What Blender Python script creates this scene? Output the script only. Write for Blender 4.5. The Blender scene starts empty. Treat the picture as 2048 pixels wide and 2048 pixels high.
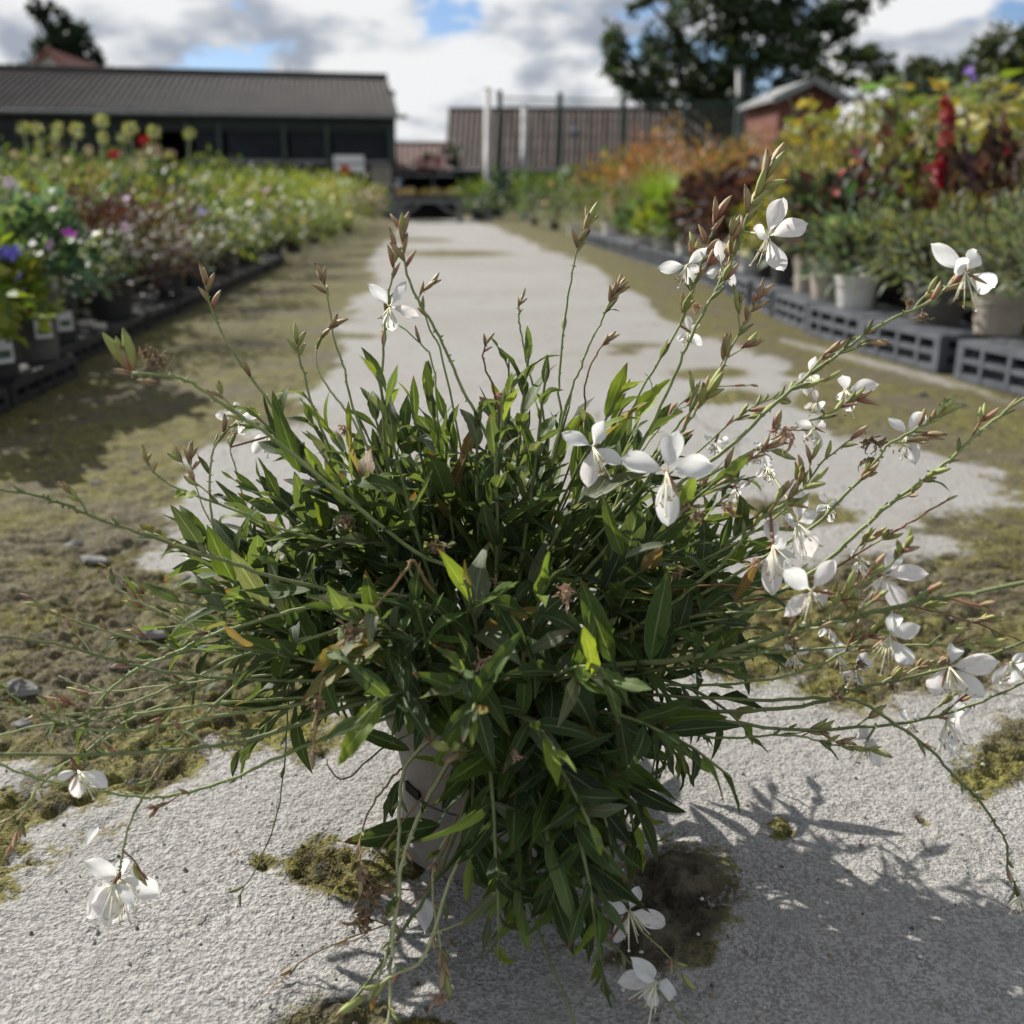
import bpy, math, random
import numpy as np
from mathutils import Vector, Matrix, Quaternion
from mathutils.bvhtree import BVHTree

random.seed(7); RNG = np.random.default_rng(7)
sc = bpy.context.scene
COL = sc.collection
PI = math.pi
# ------------------------------------------------------------------ camera
CAM_H, FPX, PITCH = 0.55, 1991.0, math.radians(17.75)     # FPX: focal length in pixels of the 2048 px photograph
cam = bpy.data.cameras.new('camera'); cam_o = bpy.data.objects.new('camera', cam); COL.objects.link(cam_o)
cam_o.location = (0, 0, CAM_H); cam_o.rotation_euler = (PI/2 - PITCH, 0, 0)
cam.sensor_width = 36; cam.lens = 35.0; cam.clip_start = 0.02; cam.clip_end = 2000
cam.dof.use_dof = True; cam.dof.focus_distance = 0.80; cam.dof.aperture_fstop = 5.2
sc.camera = cam_o
cy = sc.cycles; cy.max_bounces = 5; cy.diffuse_bounces = 3; cy.glossy_bounces = 2; cy.transmission_bounces = 3; cy.transparent_max_bounces = 4; cy.caustics_reflective = False; cy.caustics_refractive = False; cy.use_denoising = True
# ------------------------------------------------------------------ sun, sky, exposure
SUN_DIR = Vector((-0.72, 0.69, 0)).normalized(); SUN_EL = math.radians(37)
SUN_V = Vector((SUN_DIR.x*math.cos(SUN_EL), SUN_DIR.y*math.cos(SUN_EL), math.sin(SUN_EL)))   # towards the sun
sun = bpy.data.lights.new('sun', 'SUN'); sun.energy = 5.0; sun.angle = math.radians(0.55); sun.color = (1, .95, .87)
sun_o = bpy.data.objects.new('sun', sun); COL.objects.link(sun_o)
sun_o.rotation_euler = (-SUN_V).to_track_quat('-Z', 'Y').to_euler()
sun_o.location = (0, 0, 60)
sc.view_settings.view_transform = 'Standard'; sc.view_settings.look = 'None'
sc.view_settings.exposure = 0.78; sc.view_settings.gamma = 1.0; sc.view_settings.use_curve_mapping = False
W = bpy.data.worlds.new('World'); sc.world = W; W.use_nodes = True
def nd(nt, t, **k):
    n = nt.nodes.new(t)
    for a, b in k.items():
        if a.startswith('i_'): n.inputs[a[2:].replace('_', ' ')].default_value = b
        else: setattr(n, a, b)
    return n
def build_world():
    nt = W.node_tree; nt.nodes.clear(); L = nt.links.new
    out = nd(nt, 'ShaderNodeOutputWorld'); bg = nd(nt, 'ShaderNodeBackground'); bg.inputs['Strength'].default_value = 0.1
    sky = nd(nt, 'ShaderNodeTexSky', sky_type='NISHITA'); sky.sun_disc = False
    sky.sun_elevation = SUN_EL; sky.sun_rotation = math.atan2(SUN_DIR.x, SUN_DIR.y); sky.altitude = 50; sky.air_density = 1.0; sky.dust_density = .3; sky.ozone_density = 2.5
    tc = nd(nt, 'ShaderNodeTexCoord')
    def fbm(off, scale, det, rough=.55, dist=.15):
        m = nd(nt, 'ShaderNodeMapping'); m.inputs['Location'].default_value = off; m.inputs['Scale'].default_value = (1, 1, 2.1)
        n = nd(nt, 'ShaderNodeTexNoise'); n.inputs['Scale'].default_value = scale; n.inputs['Detail'].default_value = det
        n.inputs['Roughness'].default_value = rough; n.inputs['Distortion'].default_value = dist
        L(tc.outputs['Generated'], m.inputs['Vector']); L(m.outputs['Vector'], n.inputs['Vector']); return n.outputs['Fac']
    o = Vector((3.35, 1.2, 0.35))
    d0 = fbm(o, 6.0, 4, .56); d1 = fbm(o + Vector((SUN_V.x*.02, SUN_V.y*.02, .075)), 6.0, 2); big = fbm(o + Vector((9, 3, 1)), 2.3, 0)
    cov = nd(nt, 'ShaderNodeMapRange'); cov.interpolation_type = 'SMOOTHSTEP'; cov.inputs['From Min'].default_value = .435; cov.inputs['From Max'].default_value = .50
    addb = nd(nt, 'ShaderNodeMath', operation='MULTIPLY_ADD'); addb.inputs[1].default_value = .35; L(big, addb.inputs[0]); 
    sub = nd(nt, 'ShaderNodeMath', operation='SUBTRACT'); L(d0, sub.inputs[0]); sub.inputs[1].default_value = .13; L(sub.outputs[0], addb.inputs[2])
    L(addb.outputs[0], cov.inputs['Value'])
    diff = nd(nt, 'ShaderNodeMath', operation='SUBTRACT'); L(d0, diff.inputs[0]); L(d1, diff.inputs[1])
    lit = nd(nt, 'ShaderNodeMapRange'); lit.interpolation_type = 'SMOOTHSTEP'; lit.inputs['From Min'].default_value = -.15; lit.inputs['From Max'].default_value = .035; L(diff.outputs[0], lit.inputs['Value'])
    cc = nd(nt, 'ShaderNodeMix', data_type='RGBA'); cc.inputs['A'].default_value = (2.15, 2.4, 2.85, 1); cc.inputs['B'].default_value = (5.2, 5.25, 5.3, 1)
    L(lit.outputs[0], cc.inputs['Factor'])
    mx = nd(nt, 'ShaderNodeMix', data_type='RGBA'); L(cov.outputs[0], mx.inputs['Factor']); tn = nd(nt, 'ShaderNodeMix', data_type='RGBA', blend_type='MULTIPLY'); tn.inputs['Factor'].default_value = 1; tn.inputs['B'].default_value = (.50, .54, .64, 1); L(sky.outputs[0], tn.inputs['A']); L(tn.outputs['Result'], mx.inputs['A']); L(cc.outputs['Result'], mx.inputs['B'])
    W.cycles.sampling_method = 'MANUAL'; W.cycles.sample_map_resolution = 512
    L(mx.outputs['Result'], bg.inputs['Color']); L(bg.outputs[0], out.inputs['Surface'])
build_world()

# ------------------------------------------------------------------ photograph geometry helpers
def ray(u, v):
    x = (u - 1024)/FPX; y = (1024 - v)/FPX
    return Vector((x, math.cos(PITCH) + y*math.sin(PITCH), -math.sin(PITCH) + y*math.cos(PITCH)))
def G(u, v, z=0.0):
    d = ray(u, v); t = (z - CAM_H)/d.z; return Vector((d.x*t, d.y*t, z))
def P(u, v, Y, zmin=0.008):
    d = ray(u, v); t = Y/d.y; z = CAM_H + d.z*t
    if z < zmin: return G(u, v, zmin)
    return Vector((d.x*t, Y, z))
def Yof(u, v, z):                                            # depth at which the sight line reaches height z
    d = ray(u, v); return d.y*(z - CAM_H)/d.z
def proj(p):
    q = Vector((p.x, p.y, p.z - CAM_H)); zc = q.y*math.cos(PITCH) - q.z*math.sin(PITCH); yc = q.y*math.sin(PITCH) + q.z*math.cos(PITCH)
    return 1024 + FPX*q.x/zc, 1024 - FPX*yc/zc
def RU(a, b): return random.uniform(a, b)
def rvec():
    while True:
        v = Vector((RU(-1, 1), RU(-1, 1), RU(-1, 1)))
        if .05 < v.length < 1: return v.normalized()
# ------------------------------------------------------------------ object helpers
def tag(o, label=None, cat=None, group=None, kind=None):
    if label: o['label'] = label
    if cat: o['category'] = cat
    if group: o['group'] = group
    if kind: o['kind'] = kind
    return o
def empty(name, loc, rz=0):
    o = bpy.data.objects.new(name, None); COL.objects.link(o); o.location = loc; o.rotation_euler = (0, 0, rz); o.empty_display_size = .05; return o
def make_mesh(name, V, F, mats, uv=None, col=None, smooth=True, mi=None):
    me = bpy.data.meshes.new(name)
    V = np.asarray(V, dtype=np.float32).reshape(-1, 3)
    if isinstance(F, np.ndarray):
        k = F.shape[1]; n = len(F)
        me.vertices.add(len(V)); me.vertices.foreach_set('co', V.ravel())
        me.loops.add(n*k); me.loops.foreach_set('vertex_index', F.ravel().astype(np.int32))
        me.polygons.add(n); me.polygons.foreach_set('loop_start', np.arange(0, n*k, k, dtype=np.int32)); me.polygons.foreach_set('loop_total', np.full(n, k, dtype=np.int32))
        me.update(calc_edges=True)
    else:
        me.from_pydata([tuple(v) for v in V.tolist()], [], F); me.update()
    for m in (mats if isinstance(mats, (list, tuple)) else [mats]): me.materials.append(m)
    if smooth: me.polygons.foreach_set('use_smooth', np.ones(len(me.polygons), dtype=bool))
    if mi is not None: me.polygons.foreach_set('material_index', np.asarray(mi, dtype=np.int32))
    if smooth and name in ('pot', 'pot_body', 'upturned_pot'): me.set_sharp_from_angle(angle=math.radians(28))
    if uv is not None:
        l = me.uv_layers.new(name='UVMap'); vi = np.empty(len(me.loops), dtype=np.int32); me.loops.foreach_get('vertex_index', vi)
        l.data.foreach_set('uv', np.asarray(uv, dtype=np.float32)[vi].ravel())
    if col is not None:
        a = me.color_attributes.new('Col', 'FLOAT_COLOR', 'POINT'); c = np.ones((len(V), 4), dtype=np.float32); c[:, :3] = col; a.data.foreach_set('color', c.ravel())
    return me
def link(name, me, parent=None, M=None):
    o = bpy.data.objects.new(name, me); COL.objects.link(o)
    if parent is not None:
        o.parent = parent
        if parent.type == 'EMPTY': o.matrix_parent_inverse = (Matrix.Translation(parent.location) @ parent.rotation_euler.to_matrix().to_4x4()).inverted()
    if M is not None: o.matrix_basis = M
    return o
def linklocal(name, me, parent, M=None):                     # child given in its parent's own frame
    o = bpy.data.objects.new(name, me); COL.objects.link(o); o.parent = parent
    if M is not None: o.matrix_basis = M
    return o
class MB:                                                    # collects simple solids into one mesh
    def __init__(s): s.v = []; s.f = []
    def box(s, c, d, rz=0, R=None):
        b = len(s.v); m = R if R is not None else Matrix.Rotation(rz, 3, 'Z'); c = Vector(c)
        for x in (-.5, .5):
            for y in (-.5, .5):
                for z in (-.5, .5): s.v.append(tuple(c + m @ Vector((x*d[0], y*d[1], z*d[2]))))
        for q in ((0, 1, 3, 2), (4, 6, 7, 5), (0, 4, 5, 1), (2, 3, 7, 6), (0, 2, 6, 4), (1, 5, 7, 3)): s.f.append(tuple(b + i for i in q))
        return s
    def bar(s, a, b, w, t=None):
        a, b = Vector(a), Vector(b); d = b - a; q = d.to_track_quat('Z', 'Y').to_matrix(); return s.box((a + b)/2, (w, t or w, d.length), R=q)
    def tube(s, pts, rad, n=6, cap=True):
        pts = [Vector(p) for p in pts]; b0 = len(s.v); N = len(pts); up = None
        for i, p in enumerate(pts):
            t = (pts[min(i+1, N-1)] - pts[max(i-1, 0)]); t = t.normalized() if t.length > 1e-9 else Vector((0, 0, 1))
            if up is None: up = t.orthogonal().normalized()
            up = (up - t*up.dot(t)); up = up.normalized() if up.length > 1e-6 else t.orthogonal().normalized()
            w = t.cross(up); r = rad[i] if hasattr(rad, '__len__') else rad
            for k in range(n):
                a = 2*PI*k/n; s.v.append(tuple(p + up*(r*math.cos(a)) + w*(r*math.sin(a))))
        for i in range(N-1):
            for k in range(n): s.f.append((b0+i*n+k, b0+i*n+(k+1) % n, b0+(i+1)*n+(k+1) % n, b0+(i+1)*n+k))
        if cap: s.f.append(tuple(b0+k for k in range(n))[::-1]); s.f.append(tuple(b0+(N-1)*n+k for k in range(n)))
        return s
    def lathe(s, prof, n=20, c=(0, 0, 0), close=False):
        b0 = len(s.v); c = Vector(c)
        for r, z in prof:
            for k in range(n): a = 2*PI*k/n; s.v.append((c.x + r*math.cos(a), c.y + r*math.sin(a), c.z + z))
        for i in range(len(prof)-1):
            for k in range(n): s.f.append((b0+i*n+k, b0+i*n+(k+1) % n, b0+(i+1)*n+(k+1) % n, b0+(i+1)*n+k))
        if close: s.f.append(tuple(b0+k for k in range(n))[::-1]); s.f.append(tuple(b0+(len(prof)-1)*n+k for k in range(n)))
        return s
    def poly(s, pts): b = len(s.v); s.v += [tuple(p) for p in pts]; s.f.append(tuple(range(b, b+len(pts)))); return s
    def slab(s, pts, n):                                     # a flat polygon thickened along n
        n = Vector(n); k = len(pts); b = len(s.v); s.v += [tuple(Vector(p)) for p in pts] + [tuple(Vector(p) + n) for p in pts]
        s.f.append(tuple(range(b, b+k))); s.f.append(tuple(range(b+2*k-1, b+k-1, -1)))
        for i in range(k): j = (i+1) % k; s.f.append((b+i, b+k+i, b+k+j, b+j))
        return s
    def mesh(s, name, mat, smooth=False): return make_mesh(name, s.v, s.f, mat, smooth=smooth)
    def build(s, name, mat, parent=None, smooth=False, local=False):
        me = s.mesh(name, mat, smooth); return (linklocal if local else link)(name, me, parent)
def smooth_path(pts, sub=5):
    pts = [Vector(p) for p in pts]; N = len(pts)
    if N < 3: return [pts[0].lerp(pts[-1], i/(sub*2)) for i in range(sub*2+1)]
    out = []
    for i in range(N-1):
        p0 = pts[max(i-1, 0)]; p1 = pts[i]; p2 = pts[i+1]; p3 = pts[min(i+2, N-1)]
        for k in range(sub):
            t = k/sub
            out.append(.5*((2*p1) + (p2-p0)*t + (2*p0-5*p1+4*p2-p3)*t*t + (3*p1-p0-3*p2+p3)*t**3))
    out.append(pts[-1]); return out
# ------------------------------------------------------------------ materials
def new_mat(name):
    m = bpy.data.materials.new(name); m.use_nodes = True; nt = m.node_tree; nt.nodes.clear(); return m, nt, nt.links.new
def mixc(nt, fac, a, b):
    n = nd(nt, 'ShaderNodeMix', data_type='RGBA'); L = nt.links.new
    for s, x in (('Factor', fac), ('A', a), ('B', b)):
        if isinstance(x, bpy.types.NodeSocket): L(x, n.inputs[s])
        elif s == 'Factor': n.inputs[s].default_value = x
        else: n.inputs[s].default_value = (*x, 1)
    return n.outputs['Result']
def mth(nt, op, *a, clamp=False):
    n = nd(nt, 'ShaderNodeMath', operation=op); n.use_clamp = clamp
    for i, x in enumerate(a):
        if isinstance(x, bpy.types.NodeSocket): nt.links.new(x, n.inputs[i])
        else: n.inputs[i].default_value = x
    return n.outputs[0]
def ramp01(nt, x, lo, hi):
    n = nd(nt, 'ShaderNodeMapRange'); n.interpolation_type = 'SMOOTHSTEP'; n.inputs['From Min'].default_value = lo; n.inputs['From Max'].default_value = hi
    nt.links.new(x, n.inputs['Value']); return n.outputs[0]
def noise(nt, vec, scale, det=4, rough=.55):
    n = nd(nt, 'ShaderNodeTexNoise'); n.inputs['Scale'].default_value = scale; n.inputs['Detail'].default_value = det; n.inputs['Roughness'].default_value = rough
    if vec is not None: nt.links.new(vec, n.inputs['Vector'])
    return n.outputs['Fac']
def surf(name, c1, c2, scale=20, rough=.7, bump=.2, bdist=.002, spec=.3, metal=0, stretch=(1, 1, 1), fine=None):
    m, nt, L = new_mat(name); tc = nd(nt, 'ShaderNodeTexCoord'); mp = nd(nt, 'ShaderNodeMapping'); mp.inputs['Scale'].default_value = stretch
    L(tc.outputs['Object'], mp.inputs['Vector']); v = mp.outputs['Vector']
    n1 = noise(nt, v, scale, 5, .6); n2 = noise(nt, v, scale*7, 3)
    f = ramp01(nt, mth(nt, 'ADD', n1, mth(nt, 'MULTIPLY', mth(nt, 'SUBTRACT', n2, .5), .5)), .32, .68)
    p = nd(nt, 'ShaderNodeBsdfPrincipled'); p.inputs['Roughness'].default_value = rough; p.inputs['Metallic'].default_value = metal; p.inputs['Specular IOR Level'].default_value = spec
    L(mixc(nt, f, c1, c2), p.inputs['Base Color'])
    if bump:
        b = nd(nt, 'ShaderNodeBump'); b.inputs['Strength'].default_value = bump; b.inputs['Distance'].default_value = bdist; L(n2, b.inputs['Height']); L(b.outputs[0], p.inputs['Normal'])
    o = nd(nt, 'ShaderNodeOutputMaterial'); L(p.outputs[0], o.inputs['Surface']); return m
def leafy(name, source, veins=False, trans=.40, rough=.52, gain=(1.7, 1.55, .7)):
    """source: 'attr' reads the Col attribute, 'object' the object's own colour, or a fixed rgb"""
    m, nt, L = new_mat(name)
    if source == 'attr': c = nd(nt, 'ShaderNodeAttribute', attribute_name='Col').outputs['Color']
    elif source == 'object': c = nd(nt, 'ShaderNodeObjectInfo').outputs['Color']
    else: r = nd(nt, 'ShaderNodeRGB'); r.outputs[0].default_value = (*source, 1); c = r.outputs[0]
    tc = nd(nt, 'ShaderNodeTexCoord'); bumpn = None
    if veins:
        sx = nd(nt, 'ShaderNodeSeparateXYZ'); L(tc.outputs['UV'], sx.inputs[0]); u, v = sx.outputs[0], sx.outputs[1]
        au = mth(nt, 'ABSOLUTE', mth(nt, 'SUBTRACT', u, .5))
        mid = mth(nt, 'SUBTRACT', 1.0, ramp01(nt, au, .022, .055))
        ph = mth(nt, 'SUBTRACT', mth(nt, 'MULTIPLY', v, 8.0), mth(nt, 'MULTIPLY', au, 5.0))
        fr = mth(nt, 'ABSOLUTE', mth(nt, 'SUBTRACT', mth(nt, 'FRACT', ph), .5))
        vein = mth(nt, 'SUBTRACT', 1.0, ramp01(nt, fr, .03, .10)); edge = ramp01(nt, au, .455, .495)
        n1 = noise(nt, tc.outputs['UV'], 7, 4); n2 = noise(nt, tc.outputs['UV'], 40, 3)
        hs = nd(nt, 'ShaderNodeHueSaturation'); L(c, hs.inputs['Color']); L(mth(nt, 'ADD', .62, mth(nt, 'MULTIPLY', n1, .8)), hs.inputs['Value']); c = hs.outputs[0]
        pale = nd(nt, 'ShaderNodeMix', data_type='RGBA'); pale.inputs['Factor'].default_value = .45; L(c, pale.inputs['A']); pale.inputs['B'].default_value = (.32, .42, .22, 1); pale = pale.outputs['Result']
        bumpn = mth(nt, 'ADD', mth(nt, 'MULTIPLY', mth(nt, 'MAXIMUM', mid, vein), -1.0), mth(nt, 'MULTIPLY', n2, .6))
        c = mixc(nt, mth(nt, 'MULTIPLY', mid, .75), c, pale); c = mixc(nt, mth(nt, 'MULTIPLY', vein, .22), c, pale); c = mixc(nt, mth(nt, 'MULTIPLY', edge, .35), c, pale)
        spots = mth(nt, 'MULTIPLY', ramp01(nt, n2, .62, .75), .25); c = mixc(nt, spots, c, (.16, .2, .15))
        geo = nd(nt, 'ShaderNodeNewGeometry'); c = mixc(nt, mth(nt, 'MULTIPLY', geo.outputs['Backfacing'], .3), c, (.12, .16, .10))
    if veins:
        rn = nd(nt, 'ShaderNodeObjectInfo').outputs['Random']; n3 = noise(nt, tc.outputs['Object'], 3, 2)
        tipb = mth(nt, 'MULTIPLY', ramp01(nt, mth(nt, 'ADD', v, mth(nt, 'MULTIPLY', n1, .3)), 1.0, 1.12), ramp01(nt, rn, .55, .62)); c = mixc(nt, tipb, c, (.16, .08, .035))
        c = mixc(nt, mth(nt, 'MULTIPLY', ramp01(nt, noise(nt, tc.outputs['UV'], 13, 1), .70, .74), .8), c, (.15, .10, .045))
    p = nd(nt, 'ShaderNodeBsdfPrincipled'); p.inputs['Roughness'].default_value = rough; p.inputs['Specular IOR Level'].default_value = .26; L(c, p.inputs['Base Color'])
    if bumpn is not None:
        b = nd(nt, 'ShaderNodeBump'); b.inputs['Strength'].default_value = .5; b.inputs['Distance'].default_value = .0006; L(bumpn, b.inputs['Height']); L(b.outputs[0], p.inputs['Normal'])
    t = nd(nt, 'ShaderNodeBsdfTranslucent'); g = nd(nt, 'ShaderNodeMix', data_type='RGBA', blend_type='MULTIPLY'); g.inputs['Factor'].default_value = 1; g.clamp_result = False
    L(c, g.inputs['A']); g.inputs['B'].default_value = (*gain, 1); L(g.outputs['Result'], t.inputs['Color'])
    mx = nd(nt, 'ShaderNodeMixShader'); mx.inputs[0].default_value = trans; L(p.outputs[0], mx.inputs[1]); L(t.outputs[0], mx.inputs[2])
    o = nd(nt, 'ShaderNodeOutputMaterial'); L(mx.outputs[0], o.inputs['Surface']); return m
def gradmat(name, stops, rough=.55, trans=.2, rnd=.25):
    m, nt, L = new_mat(name); tc = nd(nt, 'ShaderNodeTexCoord'); sx = nd(nt, 'ShaderNodeSeparateXYZ'); L(tc.outputs['UV'], sx.inputs[0])
    oi = nd(nt, 'ShaderNodeObjectInfo'); sh = mth(nt, 'MULTIPLY', mth(nt, 'SUBTRACT', oi.outputs['Random'], .5), rnd)
    nz = mth(nt, 'MULTIPLY', mth(nt, 'SUBTRACT', noise(nt, tc.outputs['Object'], 900, 2), .5), .25)
    r = nd(nt, 'ShaderNodeValToRGB'); e = r.color_ramp.elements
    while len(e) < len(stops): e.new(.5)
    for el, (p_, c_) in zip(e, stops): el.position = p_; el.color = (*c_, 1)
    L(mth(nt, 'ADD', mth(nt, 'ADD', sx.outputs[1], sh), nz), r.inputs[0])
    p = nd(nt, 'ShaderNodeBsdfPrincipled'); p.inputs['Roughness'].default_value = rough; p.inputs['Specular IOR Level'].default_value = .3; L(r.outputs[0], p.inputs['Base Color'])
    t = nd(nt, 'ShaderNodeBsdfTranslucent'); L(r.outputs[0], t.inputs['Color']); mx = nd(nt, 'ShaderNodeMixShader'); mx.inputs[0].default_value = trans
    L(p.outputs[0], mx.inputs[1]); L(t.outputs[0], mx.inputs[2]); o = nd(nt, 'ShaderNodeOutputMaterial'); L(mx.outputs[0], o.inputs['Surface']); return m
M = {}
M['foliage'] = leafy('foliage', 'attr', trans=.3)
M['leaf'] = leafy('leaf_single', 'object', veins=True)
M['leaf_mass'] = leafy('leaf_mass', 'attr', veins=True)
def petal_mat():
    m, nt, L = new_mat('petal_white'); tc = nd(nt, 'ShaderNodeTexCoord'); sx = nd(nt, 'ShaderNodeSeparateXYZ'); L(tc.outputs['UV'], sx.inputs[0]); u, v = sx.outputs[0], sx.outputs[1]
    rn = nd(nt, 'ShaderNodeObjectInfo').outputs['Random']; fan = mth(nt, 'MULTIPLY', mth(nt, 'SUBTRACT', u, .5), 9.0)
    ve = mth(nt, 'SUBTRACT', 1.0, ramp01(nt, mth(nt, 'ABSOLUTE', mth(nt, 'SUBTRACT', mth(nt, 'FRACT', mth(nt, 'ADD', fan, mth(nt, 'MULTIPLY', noise(nt, tc.outputs['UV'], 5, 2), .5))), .5)), .04, .16))
    n1 = noise(nt, tc.outputs['UV'], 4, 3); c = mixc(nt, ramp01(nt, n1, .35, .7), (.82, .82, .80), (.74, .745, .75)); c = mixc(nt, mth(nt, 'MULTIPLY', ve, .16), c, (.60, .63, .58))
    c = mixc(nt, mth(nt, 'MULTIPLY', ramp01(nt, v, .22, .04), .5), c, (.70, .72, .42)); c = mixc(nt, mth(nt, 'MULTIPLY', mth(nt, 'MULTIPLY', ramp01(nt, rn, .55, .75), ramp01(nt, n1, .4, .7)), .5), c, (.78, .56, .56))
    p = nd(nt, 'ShaderNodeBsdfPrincipled'); p.inputs['Roughness'].default_value = .6; p.inputs['Specular IOR Level'].default_value = .2; L(c, p.inputs['Base Color'])
    b = nd(nt, 'ShaderNodeBump'); b.inputs['Strength'].default_value = .6; b.inputs['Distance'].default_value = .0007; L(mth(nt, 'ADD', mth(nt, 'MULTIPLY', ve, -.6), n1), b.inputs['Height']); L(b.outputs[0], p.inputs['Normal'])
    t = nd(nt, 'ShaderNodeBsdfTranslucent'); L(c, t.inputs['Color']); mx = nd(nt, 'ShaderNodeMixShader'); mx.inputs[0].default_value = .45; L(p.outputs[0], mx.inputs[1]); L(t.outputs[0], mx.inputs[2])
    o = nd(nt, 'ShaderNodeOutputMaterial'); L(mx.outputs[0], o.inputs['Surface']); return m
M['petal'] = petal_mat()
M['petal_bg'] = leafy('flower_coloured', 'object', trans=.3, rough=.6, gain=(1, 1, 1))
M['stamen'] = surf('stamen', (.74, .72, .56), (.68, .66, .46), 300, .6, 0)
M['sepal'] = gradmat('sepal', [(0, (.30, .10, .07)), (.5, (.52, .30, .20)), (1, (.50, .46, .22))])
M['bud_green'] = gradmat('bud_green', [(0, (.30, .16, .09)), (.22, (.30, .30, .10)), (.8, (.33, .38, .13)), (1, (.20, .14, .06))])
M['bud_pink'] = gradmat('bud_pink', [(0, (.22, .065, .05)), (.4, (.36, .19, .13)), (.8, (.38, .33, .18)), (1, (.20, .12, .07))])
M['bud_dry'] = gradmat('bud_dry', [(0, (.18, .09, .06)), (.4, (.32, .24, .13)), (.8, (.40, .30, .17)), (1, (.14, .08, .05))])
M['pod'] = gradmat('pod', [(0, (.14, .17, .06)), (.6, (.22, .25, .10)), (1, (.12, .06, .05))])
M['stem'] = surf('stem_green', (.15, .20, .07), (.24, .27, .12), 60, .6, .1, .0005, stretch=(1, 1, 1))
M['stem_dark'] = surf('stem_dark', (.105, .135, .050), (.155, .18, .075), 60, .6, .1, .0005)
M['stem_pale'] = surf('stem_pale', (.30, .33, .17), (.36, .36, .20), 60, .6, .1, .0005)
M['stem_red'] = surf('stem_red', (.17, .055, .04), (.20, .13, .06), 90, .6, .1, .0005)
M['stem_dry'] = surf('stem_dry', (.20, .12, .06), (.30, .20, .10), 90, .75, .2, .0005)
M['dry'] = leafy('withered', (.20, .145, .09), trans=.2, rough=.8, gain=(1.1, 1, .85))
M['dry_pink'] = leafy('withered_pink', (.38, .26, .19), trans=.25, rough=.8, gain=(1.1, 1, .85))
M['taupe'] = surf('pot_taupe', (.150, .134, .120), (.195, .176, .160), 18, .55, .12, .0004, .35)
M['pot_grey'] = surf('pot_grey', (.075, .072, .07), (.10, .095, .09), 14, .5, .15, .0006, .35)
M['pot_black'] = surf('pot_black', (.018, .018, .019), (.035, .034, .033), 14, .5, .15, .0006, .35)
M['pot_beige'] = surf('pot_beige', (.30, .265, .225), (.38, .335, .29), 14, .6, .15, .0006, .3)
M['pot_white'] = surf('pot_white', (.55, .54, .52), (.68, .67, .65), 14, .6, .15, .0006, .3)
M['crate'] = surf('crate_plastic', (.065, .072, .086), (.10, .108, .124), 9, .5, .2, .0008, .4)
M['crate_dark'] = surf('crate_plastic_dark', (.010, .0105, .012), (.024, .025, .028), 9, .5, .2, .0008, .4)
M['soil'] = surf('soil', (.025, .018, .012), (.06, .043, .028), 90, .95, 1, .004, .1)
M['hole'] = surf('drain_hole', (.008, .007, .006), (.02, .016, .012), 90, .95, 0)
M['stone'] = surf('stone', (.13, .128, .12), (.27, .265, .25), 60, .9, 1.0, .004, .2)
M['label_white'] = surf('label_card', (.62, .63, .64), (.72, .72, .72), 25, .6, 0)
M['label_print'] = surf('label_print', (.05, .09, .05), (.10, .14, .10), 60, .6, 0)
M['label_green'] = surf('label_green', (.10, .30, .17), (.16, .38, .23), 25, .6, 0)
M['roof_grey'] = surf('roof_sheet', (.009, .008, .0085), (.026, .0225, .0225), 1.3, .85, .3, .01, .2, stretch=(1, 1, .5))
M['wall_dark'] = surf('wall_dark_green', (.011, .018, .017), (.018, .027, .024), 2.5, .6, .1, .005, .3, stretch=(1, 1, .3))
M['shade_black'] = surf('shed_inside', (.010, .011, .013), (.018, .019, .022), 3, .8, 0)  # near-black colour holds the shade of the open interiors
M['glass_dark'] = surf('dark_sheeting', (.006, .008, .013), (.012, .016, .024), 1.5, .5, .1, .01, .2)
M['frame_green'] = surf('frame_green', (.022, .045, .035), (.035, .06, .047), 5, .5, .1, .002, .4)
M['frame_grey'] = surf('frame_grey', (.14, .15, .155), (.20, .205, .21), 5, .5, .1, .002, .4)
M['steel'] = surf('galvanised', (.11, .113, .117), (.16, .162, .165), 12, .55, .1, .002, .4, metal=0)
M['tile_red'] = surf('tile_red', (.085, .050, .043), (.13, .078, .068), 2.2, .8, .3, .01, .2)
M['tile_brown'] = surf('tile_brown', (.042, .029, .026), (.068, .047, .042), 2.2, .8, .3, .01, .2)
M['brick_pale'] = surf('plaster_pale', (.42, .41, .40), (.55, .54, .52), 3, .85, .2, .005, .2)
M['brick_red'] = surf('house_roof_red', (.16, .07, .06), (.23, .11, .09), 3, .85, .2, .005, .2)
M['wood_red'] = surf('wood_red', (.105, .038, .026), (.15, .056, .038), 4, .7, .2, .003, .25, stretch=(1, 1, 5))
M['roof_felt'] = surf('roof_felt', (.16, .165, .175), (.24, .245, .25), 6, .85, .3, .004, .2)
M['wood'] = surf('wood_plain', (.36, .25, .14), (.46, .34, .20), 6, .7, .2, .003, .25, stretch=(1, 1, 5))
M['blue_bin'] = surf('bin_blue_grey', (.055, .068, .10), (.08, .095, .13), 4, .5, .1, .002, .4)
M['bark'] = surf('bark', (.035, .028, .02), (.08, .065, .05), 8, .9, .8, .02, .15)
M['pillar'] = surf('pillar_stone', (.20, .18, .155), (.28, .25, .22), 6, .85, .4, .005, .2)
M['pink_cloth'] = surf('pink_cloth', (.52, .22, .20), (.62, .30, .27), 6, .8, 0)
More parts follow.
